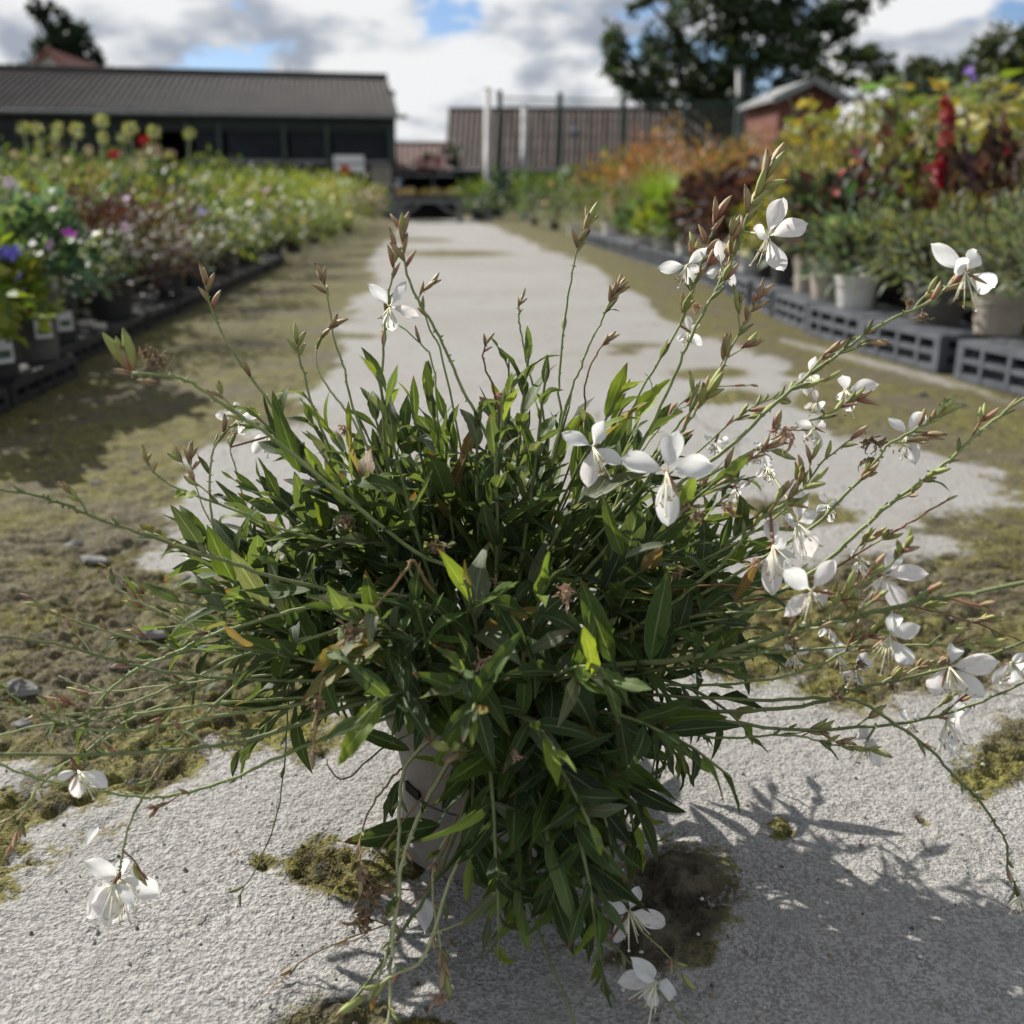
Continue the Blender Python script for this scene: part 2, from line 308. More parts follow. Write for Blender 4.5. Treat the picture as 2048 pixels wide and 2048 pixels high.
# ------------------------------------------------------------------ ground
def vnoise(x, y, seed=0):
    xi = np.floor(x).astype(np.int64); yi = np.floor(y).astype(np.int64); xf = x - xi; yf = y - yi
    def hsh(a, b):
        n = (a*374761393 + b*668265263 + seed*974711) & 0x7fffffff; n = ((n ^ (n >> 13))*1274126177) & 0x7fffffff; return ((n ^ (n >> 16)) & 0xffff)/65535.0
    u = xf*xf*(3-2*xf); v = yf*yf*(3-2*yf)
    return (hsh(xi, yi)*(1-u) + hsh(xi+1, yi)*u)*(1-v) + (hsh(xi, yi+1)*(1-u) + hsh(xi+1, yi+1)*u)*v
def fbm2(x, y, oct=4, seed=0):
    s = 0; a = .5; t = 0
    for o in range(oct): s = s + a*vnoise(x*2**o, y*2**o, seed+o); t += a; a *= .55
    return s/t
def sdf_poly(px, py, poly):
    d = np.full(px.shape, 1e9); inside = np.zeros(px.shape, bool); n = len(poly)
    for i in range(n):
        ax, ay = poly[i]; bx, by = poly[(i+1) % n]; ex, ey = bx-ax, by-ay
        t = np.clip(((px-ax)*ex + (py-ay)*ey)/(ex*ex+ey*ey), 0, 1); d = np.minimum(d, np.hypot(px-ax-ex*t, py-ay-ey*t))
        c = ((ay > py) != (by > py)); xx = ax + (py-ay)*ex/np.where(abs(ey) < 1e-9, 1e-9, ey); inside ^= c & (px < xx)
    return np.where(inside, d, -d)
def leaf_cloud_(C, D, Nn, Ln, Wd, rr):
    D = D/np.linalg.norm(D, axis=1)[:, None]; S_ = np.cross(D, Nn); S_ /= np.linalg.norm(S_, axis=1)[:, None] + 1e-9; Ln = Ln[:, None]; Wd = Wd[:, None]
    V = np.stack([C - S_*Wd*.5, C + S_*Wd*.5, C + D*Ln], 1).reshape(-1, 3); F = np.arange(len(V)).reshape(-1, 3); pal = np.array([(.10, .10, .025), (.15, .14, .035), (.07, .075, .022), (.19, .165, .055), (.11, .085, .045)])
    return V, F, np.repeat(pal[rr.integers(0, 5, len(C))]*rr.uniform(.7, 1.2, (len(C), 1)), 3, axis=0)
def build_ground():
    def axis(lo, hi, step, end_lo, end_hi, g=1.07):
        a = list(np.arange(lo, hi, step)); s = step; x = hi
        while x < end_hi: a.append(x); s *= g; x += s
        a.append(end_hi); s = step; x = lo
        b = []
        while x > end_lo: s *= g; x -= s; b.append(max(x, end_lo))
        return np.array(b[::-1] + a)
    X = axis(-.62, .62, .0035, -400, 400); Y = axis(.48, 1.5, .0035, -60, 900, 1.035)
    gx, gy = np.meshgrid(X, Y); gx = gx.ravel(); gy = gy.ravel()
    cy = np.maximum(gy, .3); zc = cy*math.cos(PITCH) + CAM_H*math.sin(PITCH); yc = cy*math.sin(PITCH) - CAM_H*math.cos(PITCH)
    U = 1024 + FPX*gx/zc; Vv = 1024 - FPX*yc/zc                                   # where the photograph shows each bit of ground
    w1 = fbm2(gx*11+50, gy*11+50, 6, 3) - .5; w2 = fbm2(gx*11+90, gy*11+20, 6, 9) - .5; w3 = fbm2(gx*2.2+70, gy*2.2, 3, 31) - .5
    k = np.clip((Vv-380)/900, .04, 1.2)
    U2 = U + w1*260*k + w3*130*k; V2 = Vv + w2*130*k
    c1 = [(812,440),(950,440),(1010,462),(1100,500),(1190,532),(1260,580),(1330,640),(1450,690),(1550,722),(1640,800),(1700,868),(1860,880),(1960,950),(2090,1005),(2090,1018),(1900,1012),(1870,1050),(1990,1105),(1900,1120),(1750,1115),(1620,1125),(1400,1200),(1200,1300),(700,1300),(500,1130),(390,1128),(300,1108),(350,1060),(400,1000),(370,930),(400,890),(560,850),(640,840),(600,790),(650,760),(690,700),(670,660),(640,640),(700,615),(760,560),(730,530),(750,500),(790,470)]
    c2 = [(-400,1830),(0,1760),(110,1690),(200,1650),(290,1610),(390,1590),(480,1520),(540,1490),(640,1480),(740,1400),(1000,1350),(1350,1350),(1480,1400),(1600,1380),(1750,1400),(1900,1380),(2060,1350),(2450,1330),(2600,2600),(-600,2600)]
    c3 = [(0,1530),(80,1515),(150,1560),(120,1600),(0,1610)]
    c4 = [(1560,676),(1732,717),(1863,750),(2048,800),(2400,905),(2400,925),(2048,816),(1863,762),(1732,727),(1560,682)]
    s = np.maximum(sdf_poly(U2, V2, c1), sdf_poly(U2, V2, c2)); s = np.maximum(s, sdf_poly(U2, V2, c3)); s = np.maximum(s, sdf_poly(U, Vv, c4)*1.5)
    s = s/(34*k); s = s - np.clip(fbm2(gx*2.6+8, gy*1.5+3, 5, 61) - .60, 0, 1)*14*np.clip((gy-1.2)/1.0, 0, 1)*(Vv < 1250)
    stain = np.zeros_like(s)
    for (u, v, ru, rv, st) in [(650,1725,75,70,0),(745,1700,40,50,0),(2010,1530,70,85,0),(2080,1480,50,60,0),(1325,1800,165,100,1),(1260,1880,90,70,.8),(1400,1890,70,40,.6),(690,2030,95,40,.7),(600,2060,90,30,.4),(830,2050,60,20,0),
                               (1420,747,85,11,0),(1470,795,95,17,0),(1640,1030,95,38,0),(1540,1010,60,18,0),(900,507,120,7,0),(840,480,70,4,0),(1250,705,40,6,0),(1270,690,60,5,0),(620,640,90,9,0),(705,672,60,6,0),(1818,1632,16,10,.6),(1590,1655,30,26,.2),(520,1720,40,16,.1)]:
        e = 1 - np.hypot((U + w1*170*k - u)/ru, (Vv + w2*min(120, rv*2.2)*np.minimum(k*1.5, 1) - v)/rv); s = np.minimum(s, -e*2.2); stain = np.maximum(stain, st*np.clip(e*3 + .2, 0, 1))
    far = gy > 24; s = np.where(far | (gy < .2), -1.5, s); s = np.where((abs(gx) < 1.2) & (gy <= .45), 1.5, s)
    moss = np.clip(.5 - s*.5, 0, 1)
    f1 = fbm2(gx*120, gy*120, 3, 5); f2 = fbm2(gx*28, gy*28, 4, 15); f3 = fbm2(gx*6, gy*6, 3, 25)
    near = np.clip((4-np.hypot(gx, gy-1))/3, 0, 1)
    rid = 1 - np.abs(fbm2(gx*17+4, gy*17+9, 4, 41)*2 - 1); f4 = fbm2(gx*55, gy*55, 3, 47)
    z = near*((f1-.5)*.0022*(1-.3*moss) - np.clip(.36-f4, 0, 1)*.012*(1-moss) + moss**1.5*((f2-.47)*.020 - (np.clip(rid-.80, 0, 1)**1)*.045 + (f4-.5)*.012 + (f1-.5)*.005) - .001) + (f3-.5)*.004*near
    pr = np.hypot(gx+.025, gy-.778); z = np.where(pr < .1, np.minimum(z, -.001), z)
    V = np.stack([gx, gy, z], 1); nx, ny = len(X), len(Y); i = np.arange(nx-1)[None, :] + nx*np.arange(ny-1)[:, None]
    F = np.stack([i, i+1, i+1+nx, i+nx], -1).reshape(-1, 4)
    col = np.stack([moss, stain, f3], 1)
    m, nt, L = new_mat('path_ground'); tc = nd(nt, 'ShaderNodeTexCoord'); v = tc.outputs['Object']
    at = nd(nt, 'ShaderNodeAttribute', attribute_name='Col'); sp = nd(nt, 'ShaderNodeSeparateColor'); L(at.outputs['Color'], sp.inputs[0])
    n_e = noise(nt, v, 45, 4, .65); n_f = noise(nt, v, 320, 2, .6); n_m = noise(nt, v, 14, 3, .6); n_l = noise(nt, v, 2.3, 3, .6); n_g = noise(nt, v, 800, 1)
    n_s = noise(nt, v, 130, 3, .6)
    mk = ramp01(nt, mth(nt, 'ADD', sp.outputs[0], mth(nt, 'MULTIPLY', mth(nt, 'SUBTRACT', mth(nt, 'ADD', mth(nt, 'MULTIPLY', n_e, .6), mth(nt, 'MULTIPLY', n_s, .4)), .5), 2.3)), .26, .74)
    # concrete: cement paste, aggregate specks, pits, grime
    con = mixc(nt, ramp01(nt, n_f, .36, .62), (.150, .147, .143), (.345, .337, .326)); con = mixc(nt, ramp01(nt, n_m, .35, .7), con, mixc(nt, .55, con, (.265, .259, .25)))
    con = mixc(nt, mth(nt, 'MULTIPLY', ramp01(nt, n_s, .55, .68), .75), con, (.15, .145, .135))
    con = mixc(nt, mth(nt, 'MULTIPLY', ramp01(nt, n_l, .42, .70), .35), con, (.24, .23, .205)); con = mixc(nt, mth(nt, 'MULTIPLY', ramp01(nt, n_e, .58, .74), .6), con, (.13, .118, .09))
    con = mixc(nt, mth(nt, 'MULTIPLY', ramp01(nt, n_g, .58, .70), .3), con, (.40, .392, .38))
    # moss, dirt
    mo = mixc(nt, ramp01(nt, n_e, .38, .60), (.030, .025, .014), (.118, .104, .032)); mo = mixc(nt, ramp01(nt, n_m, .42, .60), mo, mixc(nt, ramp01(nt, n_s, .32, .66), (.040, .041, .012), (.165, .152, .036)))
    mo = mixc(nt, mth(nt, 'MULTIPLY', ramp01(nt, n_l, .46, .62), .75), mo, mixc(nt, ramp01(nt, n_s, .3, .7), (.040, .033, .023), (.130, .112, .080)))
    mo = mixc(nt, mth(nt, 'MULTIPLY', ramp01(nt, n_f, .56, .70), .4), mo, (.24, .215, .15)); mo = mixc(nt, mth(nt, 'MULTIPLY', ramp01(nt, n_f, .44, .32), .7), mo, (.03, .026, .014))
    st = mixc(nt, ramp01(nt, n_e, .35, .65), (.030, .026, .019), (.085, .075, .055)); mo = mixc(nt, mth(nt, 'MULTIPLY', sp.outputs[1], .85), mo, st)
    wv = nd(nt, 'ShaderNodeTexVoronoi', feature='DISTANCE_TO_EDGE'); wv.inputs['Scale'].default_value = 1.15; vn = nd(nt, 'ShaderNodeVectorMath', operation='ADD'); nv = nd(nt, 'ShaderNodeTexNoise'); nv.inputs['Scale'].default_value = 4; nv.inputs['Detail'].default_value = 4; L(v, nv.inputs['Vector'])
    sc_ = nd(nt, 'ShaderNodeVectorMath', operation='SCALE'); sc_.inputs['Scale'].default_value = .5; L(nv.outputs['Color'], sc_.inputs[0]); L(v, vn.inputs[0]); L(sc_.outputs[0], vn.inputs[1]); L(vn.outputs[0], wv.inputs['Vector'])
    crack = mth(nt, 'MULTIPLY', mth(nt, 'SUBTRACT', 1.0, ramp01(nt, wv.outputs['Distance'], .002, .006)), ramp01(nt, n_l, .48, .56)); con = mixc(nt, mth(nt, 'MULTIPLY', crack, .8), con, (.05, .045, .035))
    big_s = noise(nt, v, .8, 3, .6); con = mixc(nt, mth(nt, 'MULTIPLY', ramp01(nt, big_s, .40, .62), .42), con, (.20, .19, .165)); con = mixc(nt, mth(nt, 'MULTIPLY', ramp01(nt, n_m, .55, .75), .35), con, (.19, .185, .17))
    c = mixc(nt, mk, con, mo)
    p = nd(nt, 'ShaderNodeBsdfPrincipled'); p.inputs['Roughness'].default_value = .9; p.inputs['Specular IOR Level'].default_value = .2; L(c, p.inputs['Base Color'])
    h = mth(nt, 'ADD', mth(nt, 'ADD', n_f, mth(nt, 'MULTIPLY', n_s, 1.5)), mth(nt, 'MULTIPLY', n_e, 1.6))
    b = nd(nt, 'ShaderNodeBump'); b.inputs['Strength'].default_value = .9; b.inputs['Distance'].default_value = .0030; L(h, b.inputs['Height']); L(b.outputs[0], p.inputs['Normal'])
    o = nd(nt, 'ShaderNodeOutputMaterial'); L(p.outputs[0], o.inputs['Surface'])
    # fine moss tufts and grass-like blades where the moss is thick and near
    rr = np.random.default_rng(8); pick = np.where((moss > .62) & (stain < .3) & (gy > .5) & (gy < 3.0) & (abs(gx) < .62*gy + .12))[0]; wts = 1/np.maximum(gy[pick], .6)**.2; pick = rr.choice(pick, 26000, p=wts/wts.sum())
    n = len(pick); bx = gx[pick] + rr.normal(0, .004, n); by = gy[pick] + rr.normal(0, .004, n); bz = z[pick]; dense = fbm2(bx*30, by*30, 3, 77); keep = dense > .47; bx, by, bz = bx[keep], by[keep], bz[keep]; n = len(bx)
    D = np.stack([rr.normal(0, .6, n), rr.normal(0, .6, n), np.ones(n)], 1); Lh = rr.uniform(.0018, .0048, n)*(1 + .35*by); Vt, Ft, Ct = leaf_cloud_(np.stack([bx, by, bz-.0008], 1), D, rr.normal(size=(n, 3)), Lh, Lh*.4, rr)
    tag(link('moss_tufts', make_mesh('moss_tufts', Vt, Ft, leafy('moss_tuft', 'attr', trans=.3, rough=.8), col=Ct, smooth=False)), 'fine olive moss tufts over the mossy parts of the path', 'moss', kind='stuff')
    g = link('ground', make_mesh('ground', V, F, m, col=col)); tag(g, kind='structure')
build_ground()
# ------------------------------------------------------------------ buildings
def wave_sheet(A, B, C, D, pitch, amp, thick=.012, seg=8, rows=3):
    """corrugated sheet: A-B lower edge, D-C upper edge; waves run up the slope"""
    A, B, C, D = map(Vector, (A, B, C, D)); n = (B-A).cross(D-A).normalized()
    if n.z < 0: n = -n
    Lw = (B-A).length; N = max(8, int(Lw/pitch*seg)); V = []; F = []
    for r in range(rows+1):
        t = r/rows
        for k in range(N+1):
            s = k/N; p = A.lerp(B, s).lerp(D.lerp(C, s), t); V.append(tuple(p + n*(amp*math.sin(2*PI*s*Lw/pitch) + (.02*(1-(t*rows) % 1) if 0 < t < 1 else 0))))
    for r in range(rows):
        for k in range(N): F.append((r*(N+1)+k, r*(N+1)+k+1, (r+1)*(N+1)+k+1, (r+1)*(N+1)+k))
    b = len(V); V += [tuple(Vector(v) - n*thick*4) for v in V[:b]]; F += [tuple(b+i for i in f[::-1]) for f in F[:]]
    return V, F
class Facade:                                                # vertical plane through A and B; picks s (along) and z from a sight line
    def __init__(s, A, B): s.A = Vector((A[0], A[1], 0)); s.B = Vector((B[0], B[1], 0)); s.d = (s.B-s.A).normalized(); s.n = Vector((-s.d.y, s.d.x, 0)); s.n = s.n if s.n.y < 0 else -s.n; s.rz = math.atan2(s.d.y, s.d.x)
    def hit(s, u, v):
        r = ray(u, v); t = (s.A.x*s.n.x + s.A.y*s.n.y)/(r.x*s.n.x + r.y*s.n.y); p = Vector((r.x*t, r.y*t, CAM_H + r.z*t)); return (p - s.A).dot(s.d), p.z
    def pt(s, a, z, off=0): return s.A + s.d*a + s.n*off + Vector((0, 0, z))
    def box(s, mb, a0, a1, z0, z1, off=0, t=.06): mb.box(s.pt((a0+a1)/2, (z0+z1)/2, off), (abs(a1-a0), t, abs(z1-z0)), rz=s.rz); return mb
    def px(s, mb, u0, u1, v0, v1, off=0, t=.06): a0, _ = s.hit(u0, v1); a1, _ = s.hit(u1, v1); z0 = s.hit((u0+u1)/2, v1)[1]; z1 = s.hit((u0+u1)/2, v0)[1]; return s.box(mb, a0, a1, max(z0, 0), z1, off, t)
def long_shed():
    ze = P(785, 226, 30).z; A = P(790, 226, 30); Yl = Yof(0, 214, ze); B = P(0, 214, Yl); d = (B-A).normalized(); B = A + d*((B-A).length*1.9)
    fa = Facade(A, B); root = empty('long_shed', (A.x, A.y, 0)); tag(root, 'long low dark green shed with a corrugated roof and open doorway beyond the plants', 'shed')
    R = P(768, 157, 34.5); back = (R - A); back.z = 0; back -= fa.d*back.dot(fa.d); zr = R.z
    L = (B-A).length; ar = (R - A).dot(fa.d); e0 = fa.pt(-.06, ze-.05, .35); e1 = fa.pt(L, ze-.05, .35); r0 = fa.pt(ar-.1, zr) + back; r1 = fa.pt(L, zr+.05) + back
    V, F = wave_sheet(e0, e1, r1, r0, .185, .035, rows=4); link('roof', make_mesh('roof', V, F, M['roof_grey'], smooth=True), root)
    b2 = back*2; V, F = wave_sheet(fa.pt(ar-.1, ze-.05)+b2, fa.pt(L, ze-.05)+b2, r1, r0, .185, .035, rows=2); link('roof', make_mesh('roof', V, F, M['roof_grey'], smooth=True), root)
    mb = MB(); mb.tube([r0 + Vector((0, 0, .05)), r1 + Vector((0, 0, .05))], .10, 8); mb.build('ridge_cap', M['roof_grey'], root)
    mb = MB(); fa.box(mb, 0, L, ze-.28, ze-.02, .10, .08); mb.build('fascia', M['wall_dark'], root)
    mb = MB(); mb.tube([fa.pt(-.3, ze-.12, .36), fa.pt(L, ze-.12, .36)], .055, 8); mb.build('gutter', M['frame_grey'], root)
    s0 = fa.hit(388, 330)[0]; s1 = fa.hit(275, 330)[0]; zd = fa.hit(320, 262)[1]
    # left stretch: profiled sheets, one object each
    a = s1; 
    while a < L:
        mb = MB(); w = min(1.05, L-a)
        for k in range(5): fa.box(mb, a + w*(k+.06)/5, a + w*(k+.94)/5, 0, zd, .0 + (.018 if k % 2 else 0), .05)
        mb.build('wall_sheet', M['wall_dark'], root); a += 1.06
    mb = MB(); fa.box(mb, 0, L, zd, ze-.29, .02, .06); mb.build('wall_band', M['wall_dark'], root)
    mb = MB(); fa.box(mb, 0, L, 0, ze-.1, -back.length*.8, .1); mb.build('back_wall', M['shade_black'], root)  # coloured dark so the opening looks shaded inside
    mb = MB(); mb.slab([fa.pt(0, 0, -.05), fa.pt(0, ze-.1, -.05), fa.pt(ar, zr-.12) + back, fa.pt(ar, ze-.1) + b2, fa.pt(ar, 0) + b2], fa.d*.08); mb.build('end_wall', M['wall_dark'], root)
    mb = MB(); fa.box(mb, 0, L, .02, .06, -back.length*.4, back.length*.78); mb.build('inside_floor', M['shade_black'], root)
    # right stretch: sheeting bays between posts
    us = [786, 662, 578, 452, 390]
    for i in range(4):
        for (va, vb) in ((250, 322), (326, 420)):
            mb = MB(); fa.px(mb, us[i+1]+5, us[i]-5, va, vb, -.03, .02); mb.build('sheeting_pane', M['glass_dark'], root)
    for u in us: mb = MB(); fa.px(mb, u-4, u+4, 226, 432, .06, .09); mb.build('post', M['frame_green'], root)
    mb = MB(); fa.px(mb, 390, 786, 320, 327, .03, .05); mb.build('rail', M['frame_grey'], root)
    mb = MB(); fa.px(mb, 390, 786, 246, 251, .03, .05); mb.build('rail', M['frame_green'], root)
    mb = MB(); fa.px(mb, 744, 784, 332, 424, .12, .12); mb.build('corner_plinth', M['pillar'], root)
    mb = MB(); c = fa.pt(-.1, ze+.35) + back*.55; mb.tube([c, c+Vector((0, 0, .35))], .12, 10); mb.box(c+Vector((0, 0, .4)), (.3, .3, .08)); mb.build('roof_vent', M['wall_dark'], root)
    mb = MB(); q = fa.pt(2.9, zr) + back; mb.tube([q, q+Vector((0, 0, .35))], .02, 6); mb.build('aerial', M['frame_grey'], root)
    # propped white board, and the timber trestle in the doorway
    sg = empty('notice_board', fa.pt(fa.hit(695, 345)[0], 0, .5)); tag(sg, 'small pale blue-white board standing in front of the dark shed', 'board')
    mb = MB(); fa.px(mb, 667, 727, 312, 344, .5, .03); mb.build('panel', M['label_white'], sg); 
    
    for u in (672, 718): mb = MB(); fa.px(mb, u, u+4, 344, 432, .5, .03); mb.build('leg', M['frame_grey'], sg)
    mb = MB(); fa.px(mb, 667, 727, 326, 329, .53, .01); mb.build('stripe', M['blue_bin'], sg)
    tr = empty('plank_trestle', fa.pt(fa.hit(320, 310)[0], 0, .9)); tag(tr, 'pale timber plank on a trestle in the open shed doorway', 'trestle')
    mb = MB(); fa.px(mb, 287, 357, 303, 318, .9, .5); mb.build('plank', M['wood'], tr)
    mb = MB(); fa.px(mb, 300, 330, 292, 303, .9, .2); mb.build('offcut', M['wood'], tr)
    
    for u in (300, 338): mb = MB(); fa.px(mb, u, u+4, 318, 430, .9, .06); mb.build('leg', M['shade_black'], tr)
long_shed()
def gable_house():
    Y = 52; root = empty('gabled_house', (P(140, 120, Y).x, Y, 0)); tag(root, 'house with red tiled gable roof peeping over the long shed', 'house')
    l = P(62, 134, Y); ap = P(97, 95, Y); r = P(132, 134, Y); dy = Vector((-.6, 10, 0))
    mb = MB(); mb.slab([(l.x, Y, 0), (l.x, Y, l.z), (ap.x, Y, ap.z-.2), (r.x, Y, r.z), (r.x, Y, 0)], (0, .3, 0)); mb.build('gable_wall', M['brick_pale'], root)
    mb = MB(); mb.slab([(l.x-.4, Y-.3, l.z-.4), (ap.x, Y-.3, ap.z), Vector((ap.x, Y-.3, ap.z))+dy, Vector((l.x-.4, Y-.3, l.z-.4))+dy], (0, 0, -.22)); mb.build('roof', M['brick_red'], root)
    mb = MB(); mb.slab([(ap.x, Y-.3, ap.z), (r.x+.4, Y-.3, r.z-.4), Vector((r.x+.4, Y-.3, r.z-.4))+dy, Vector((ap.x, Y-.3, ap.z))+dy], (0, 0, -.22)); mb.build('roof', M['brick_red'], root)
    mb = MB(); mb.slab([(r.x, Y+.3, 0), (r.x, Y+.3, r.z-.1), Vector((r.x, Y+.3, r.z-.1))+dy*.97, Vector((r.x, Y+.3, 0))+dy*.97], (-.3, 0, 0)); mb.build('side_wall', M['brick_pale'], root)
gable_house()
def tiled_building(name, label, u0, u1, v_ridge, v_eave, Ye, depth, mat, sl=0.0):
    ee0 = P(u0-sl, v_eave, Ye); ee1 = P(u1, v_eave, Ye); rr0 = P(u0, v_ridge, Ye+depth); zr = rr0.z; rr1 = P(u1, v_ridge, Ye+depth); rr1.z = zr; ee1.z = ee0.z
    root = empty(name, ((ee0.x+ee1.x)/2, Ye, 0)); tag(root, label, 'building')
    V, F = wave_sheet(ee0, ee1, rr1, rr0, .21, .03, rows=9); link('roof', make_mesh('roof', V, F, mat), root)
    bk0 = Vector((ee0.x, Ye+2*depth, ee0.z)); bk1 = Vector((ee1.x, Ye+2*depth, ee1.z)); V, F = wave_sheet(bk0, bk1, rr1, rr0, .21, .03, rows=2); link('roof', make_mesh('roof', V, F, mat), root)
    mb = MB(); mb.tube([rr0, rr1], .09, 8); mb.build('ridge_tiles', mat, root)
    mb = MB(); mb.box(((ee0.x+ee1.x)/2, Ye+.35, ee0.z/2), (ee1.x-ee0.x-.3, .25, ee0.z)); mb.build('front_wall', M['wall_dark'], root)
    for e, r in ((ee0, rr0), (ee1, rr1)):
        x = e.x + (.3 if e is ee0 else -.3); mb = MB(); mb.slab([(x, Ye+.3, 0), (x, Ye+.3, e.z), (r.x+(.3 if e is ee0 else -.3), Ye+depth, zr-.25), (x, Ye+2*depth-.3, e.z), (x, Ye+2*depth-.3, 0)], (.1, 0, 0)); mb.build('gable_wall', M['brick_red'], root)
    mb = MB(); mb.tube([ee0 + Vector((0, -.05, -.05)), ee1 + Vector((0, -.05, -.05))], .07, 8); mb.build('gutter', M['frame_grey'], root)
    return root, (ee0, ee1, rr0, rr1)
tb, (ee0, ee1, rr0, rr1) = tiled_building('tiled_barn', 'long barn with brown ribbed tile roof behind the tall green fence', 897, 1530, 219, 338, 41, 5, M['tile_brown'], sl=9)
for (u, v) in ((1146, 264), (1352, 268)):
    n = (ee1-ee0).cross(rr0-ee0).normalized(); n = n if n.z > 0 else -n; r = ray(u, v); t = (ee0 - Vector((0, 0, CAM_H))).dot(n)/r.dot(n); p = Vector((0, 0, CAM_H)) + r*t
    q = n.to_track_quat('Z', 'Y').to_matrix(); mb = MB(); mb.box(p + n*.05, (.34, .5, .1), R=q); f = mb.build('skylight', M['frame_grey'], tb); mb = MB(); mb.box(p + n*.105, (.26, .42, .02), R=q); mb.build('pane', M['blue_bin'], f)
tl, _ = tiled_building('tiled_outbuilding', 'lower outbuilding with red tile roof beside the dark shed end', 792, 908, 288, 350, 37, 3, M['tile_red'])
# dark open shop front under the lower roof
def shop():
    root = empty('sales_canopy', (P(870, 400, 33).x, 33, 0)); tag(root, 'dark sales canopy with a green edge at the end of the path', 'canopy')
    a = P(800, 350, 33); b = P(1000, 345, 33); z = a.z
    mb = MB(); mb.slab([(a.x, 32.6, z), (b.x, 32.6, z), (b.x, 35.5, z+.1), (a.x, 35.5, z+.1)], (0, 0, .14)); mb.build('canopy_roof', M['wall_dark'], root)
    mb = MB(); mb.box(((a.x+b.x)/2, 35.4, z/2), (b.x-a.x, .1, z)); mb.build('back_wall', M['shade_black'], root)
    for k in range(4): mb = MB(); x = a.x + (b.x-a.x)*k/3; mb.box((x, 32.8, z/2), (.08, .08, z)); mb.build('post', M['frame_grey'], root)
    mb = MB(); mb.box(((a.x*.4+b.x*.6), 34.2, .35), ((b.x-a.x)*.5, .5, .7)); mb.build('counter', M['frame_grey'], root)
shop()
def pole(name, label, u, v0, v1, Y, w, mat, cat):
    a = P(u, v1, Y); a.z = 0; b = P(u, v0, Y); root = empty(name, a); tag(root, label, cat)
    mb = MB(); mb.tube([a, b], w/2, 10); mb.build('shaft', mat, root, smooth=True); mb = MB(); mb.tube([b, b+Vector((0, 0, .06))], w*.62, 10); mb.build('cap', M['frame_grey'], root)
    mb = MB(); mb.tube([a, a + Vector((0, 0, .08))], w*.9, 10); mb.build('base_collar', M['frame_grey'], root)
pole('flue_pole', 'tall pale metal flue pole in front of the barn roof', 975, 182, 440, 28, .17, M['steel'], 'pole')
pole('grey_pole', 'dull grey pole behind the mesh fence near its left corner', 1048, 215, 440, 30, .15, M['frame_grey'], 'pole')
pole('lamp_mast', 'grey mast rising before the big tree', 1479, 140, 420, 26, .14, M['frame_grey'], 'mast')
def mesh_fence(name, label, posts, vt, Y0, Y1):
    pts = []
    for i, u in enumerate(posts):
        Y = Y0 + (Y1-Y0)*i/max(1, len(posts)-1); t = vt[i]; p = P(u, t, Y); pts.append(p)
    root = empty(name, (pts[0].x, pts[0].y, 0)); tag(root, label, 'fence')
    for p in pts:
        mb = MB(); mb.box((p.x, p.y, (p.z+.06)/2), (.11, .11, p.z+.06)); o = mb.build('post', M['frame_green'], root); mb = MB(); mb.box((p.x, p.y, p.z+.09), (.13, .13, .05)); mb.build('post_cap', M['frame_green'], o)
    for a, b in zip(pts[:-1], pts[1:]):
        mb = MB(); n = max(6, int((b-a).length/.085))
        for k in range(1, n): q = a.lerp(b, k/n); mb.box((q.x, q.y-.06, q.z/2), (.014, .014, q.z-.06))
        for k in range(8): t = (k+.5)/8; mb.bar((a.x, a.y-.06, a.z*t), (b.x, b.y-.06, b.z*t), .016)
        mb.bar((a.x, a.y-.06, a.z-.03), (b.x, b.y-.06, b.z-.03), .03); tag(mb.build('wire_panel', M['frame_green'], root), kind='stuff')
mesh_fence('mesh_fence', 'tall green wire mesh fence in front of the barn roof', [999, 1120, 1247, 1370, 1478], [192, 196, 198, 200, 202], 24, 24)
mesh_fence('mesh_fence', 'dark mesh fence below the trees at the right edge', [1812, 1900, 1990, 2080], [160, 160, 161, 162], 20, 18)
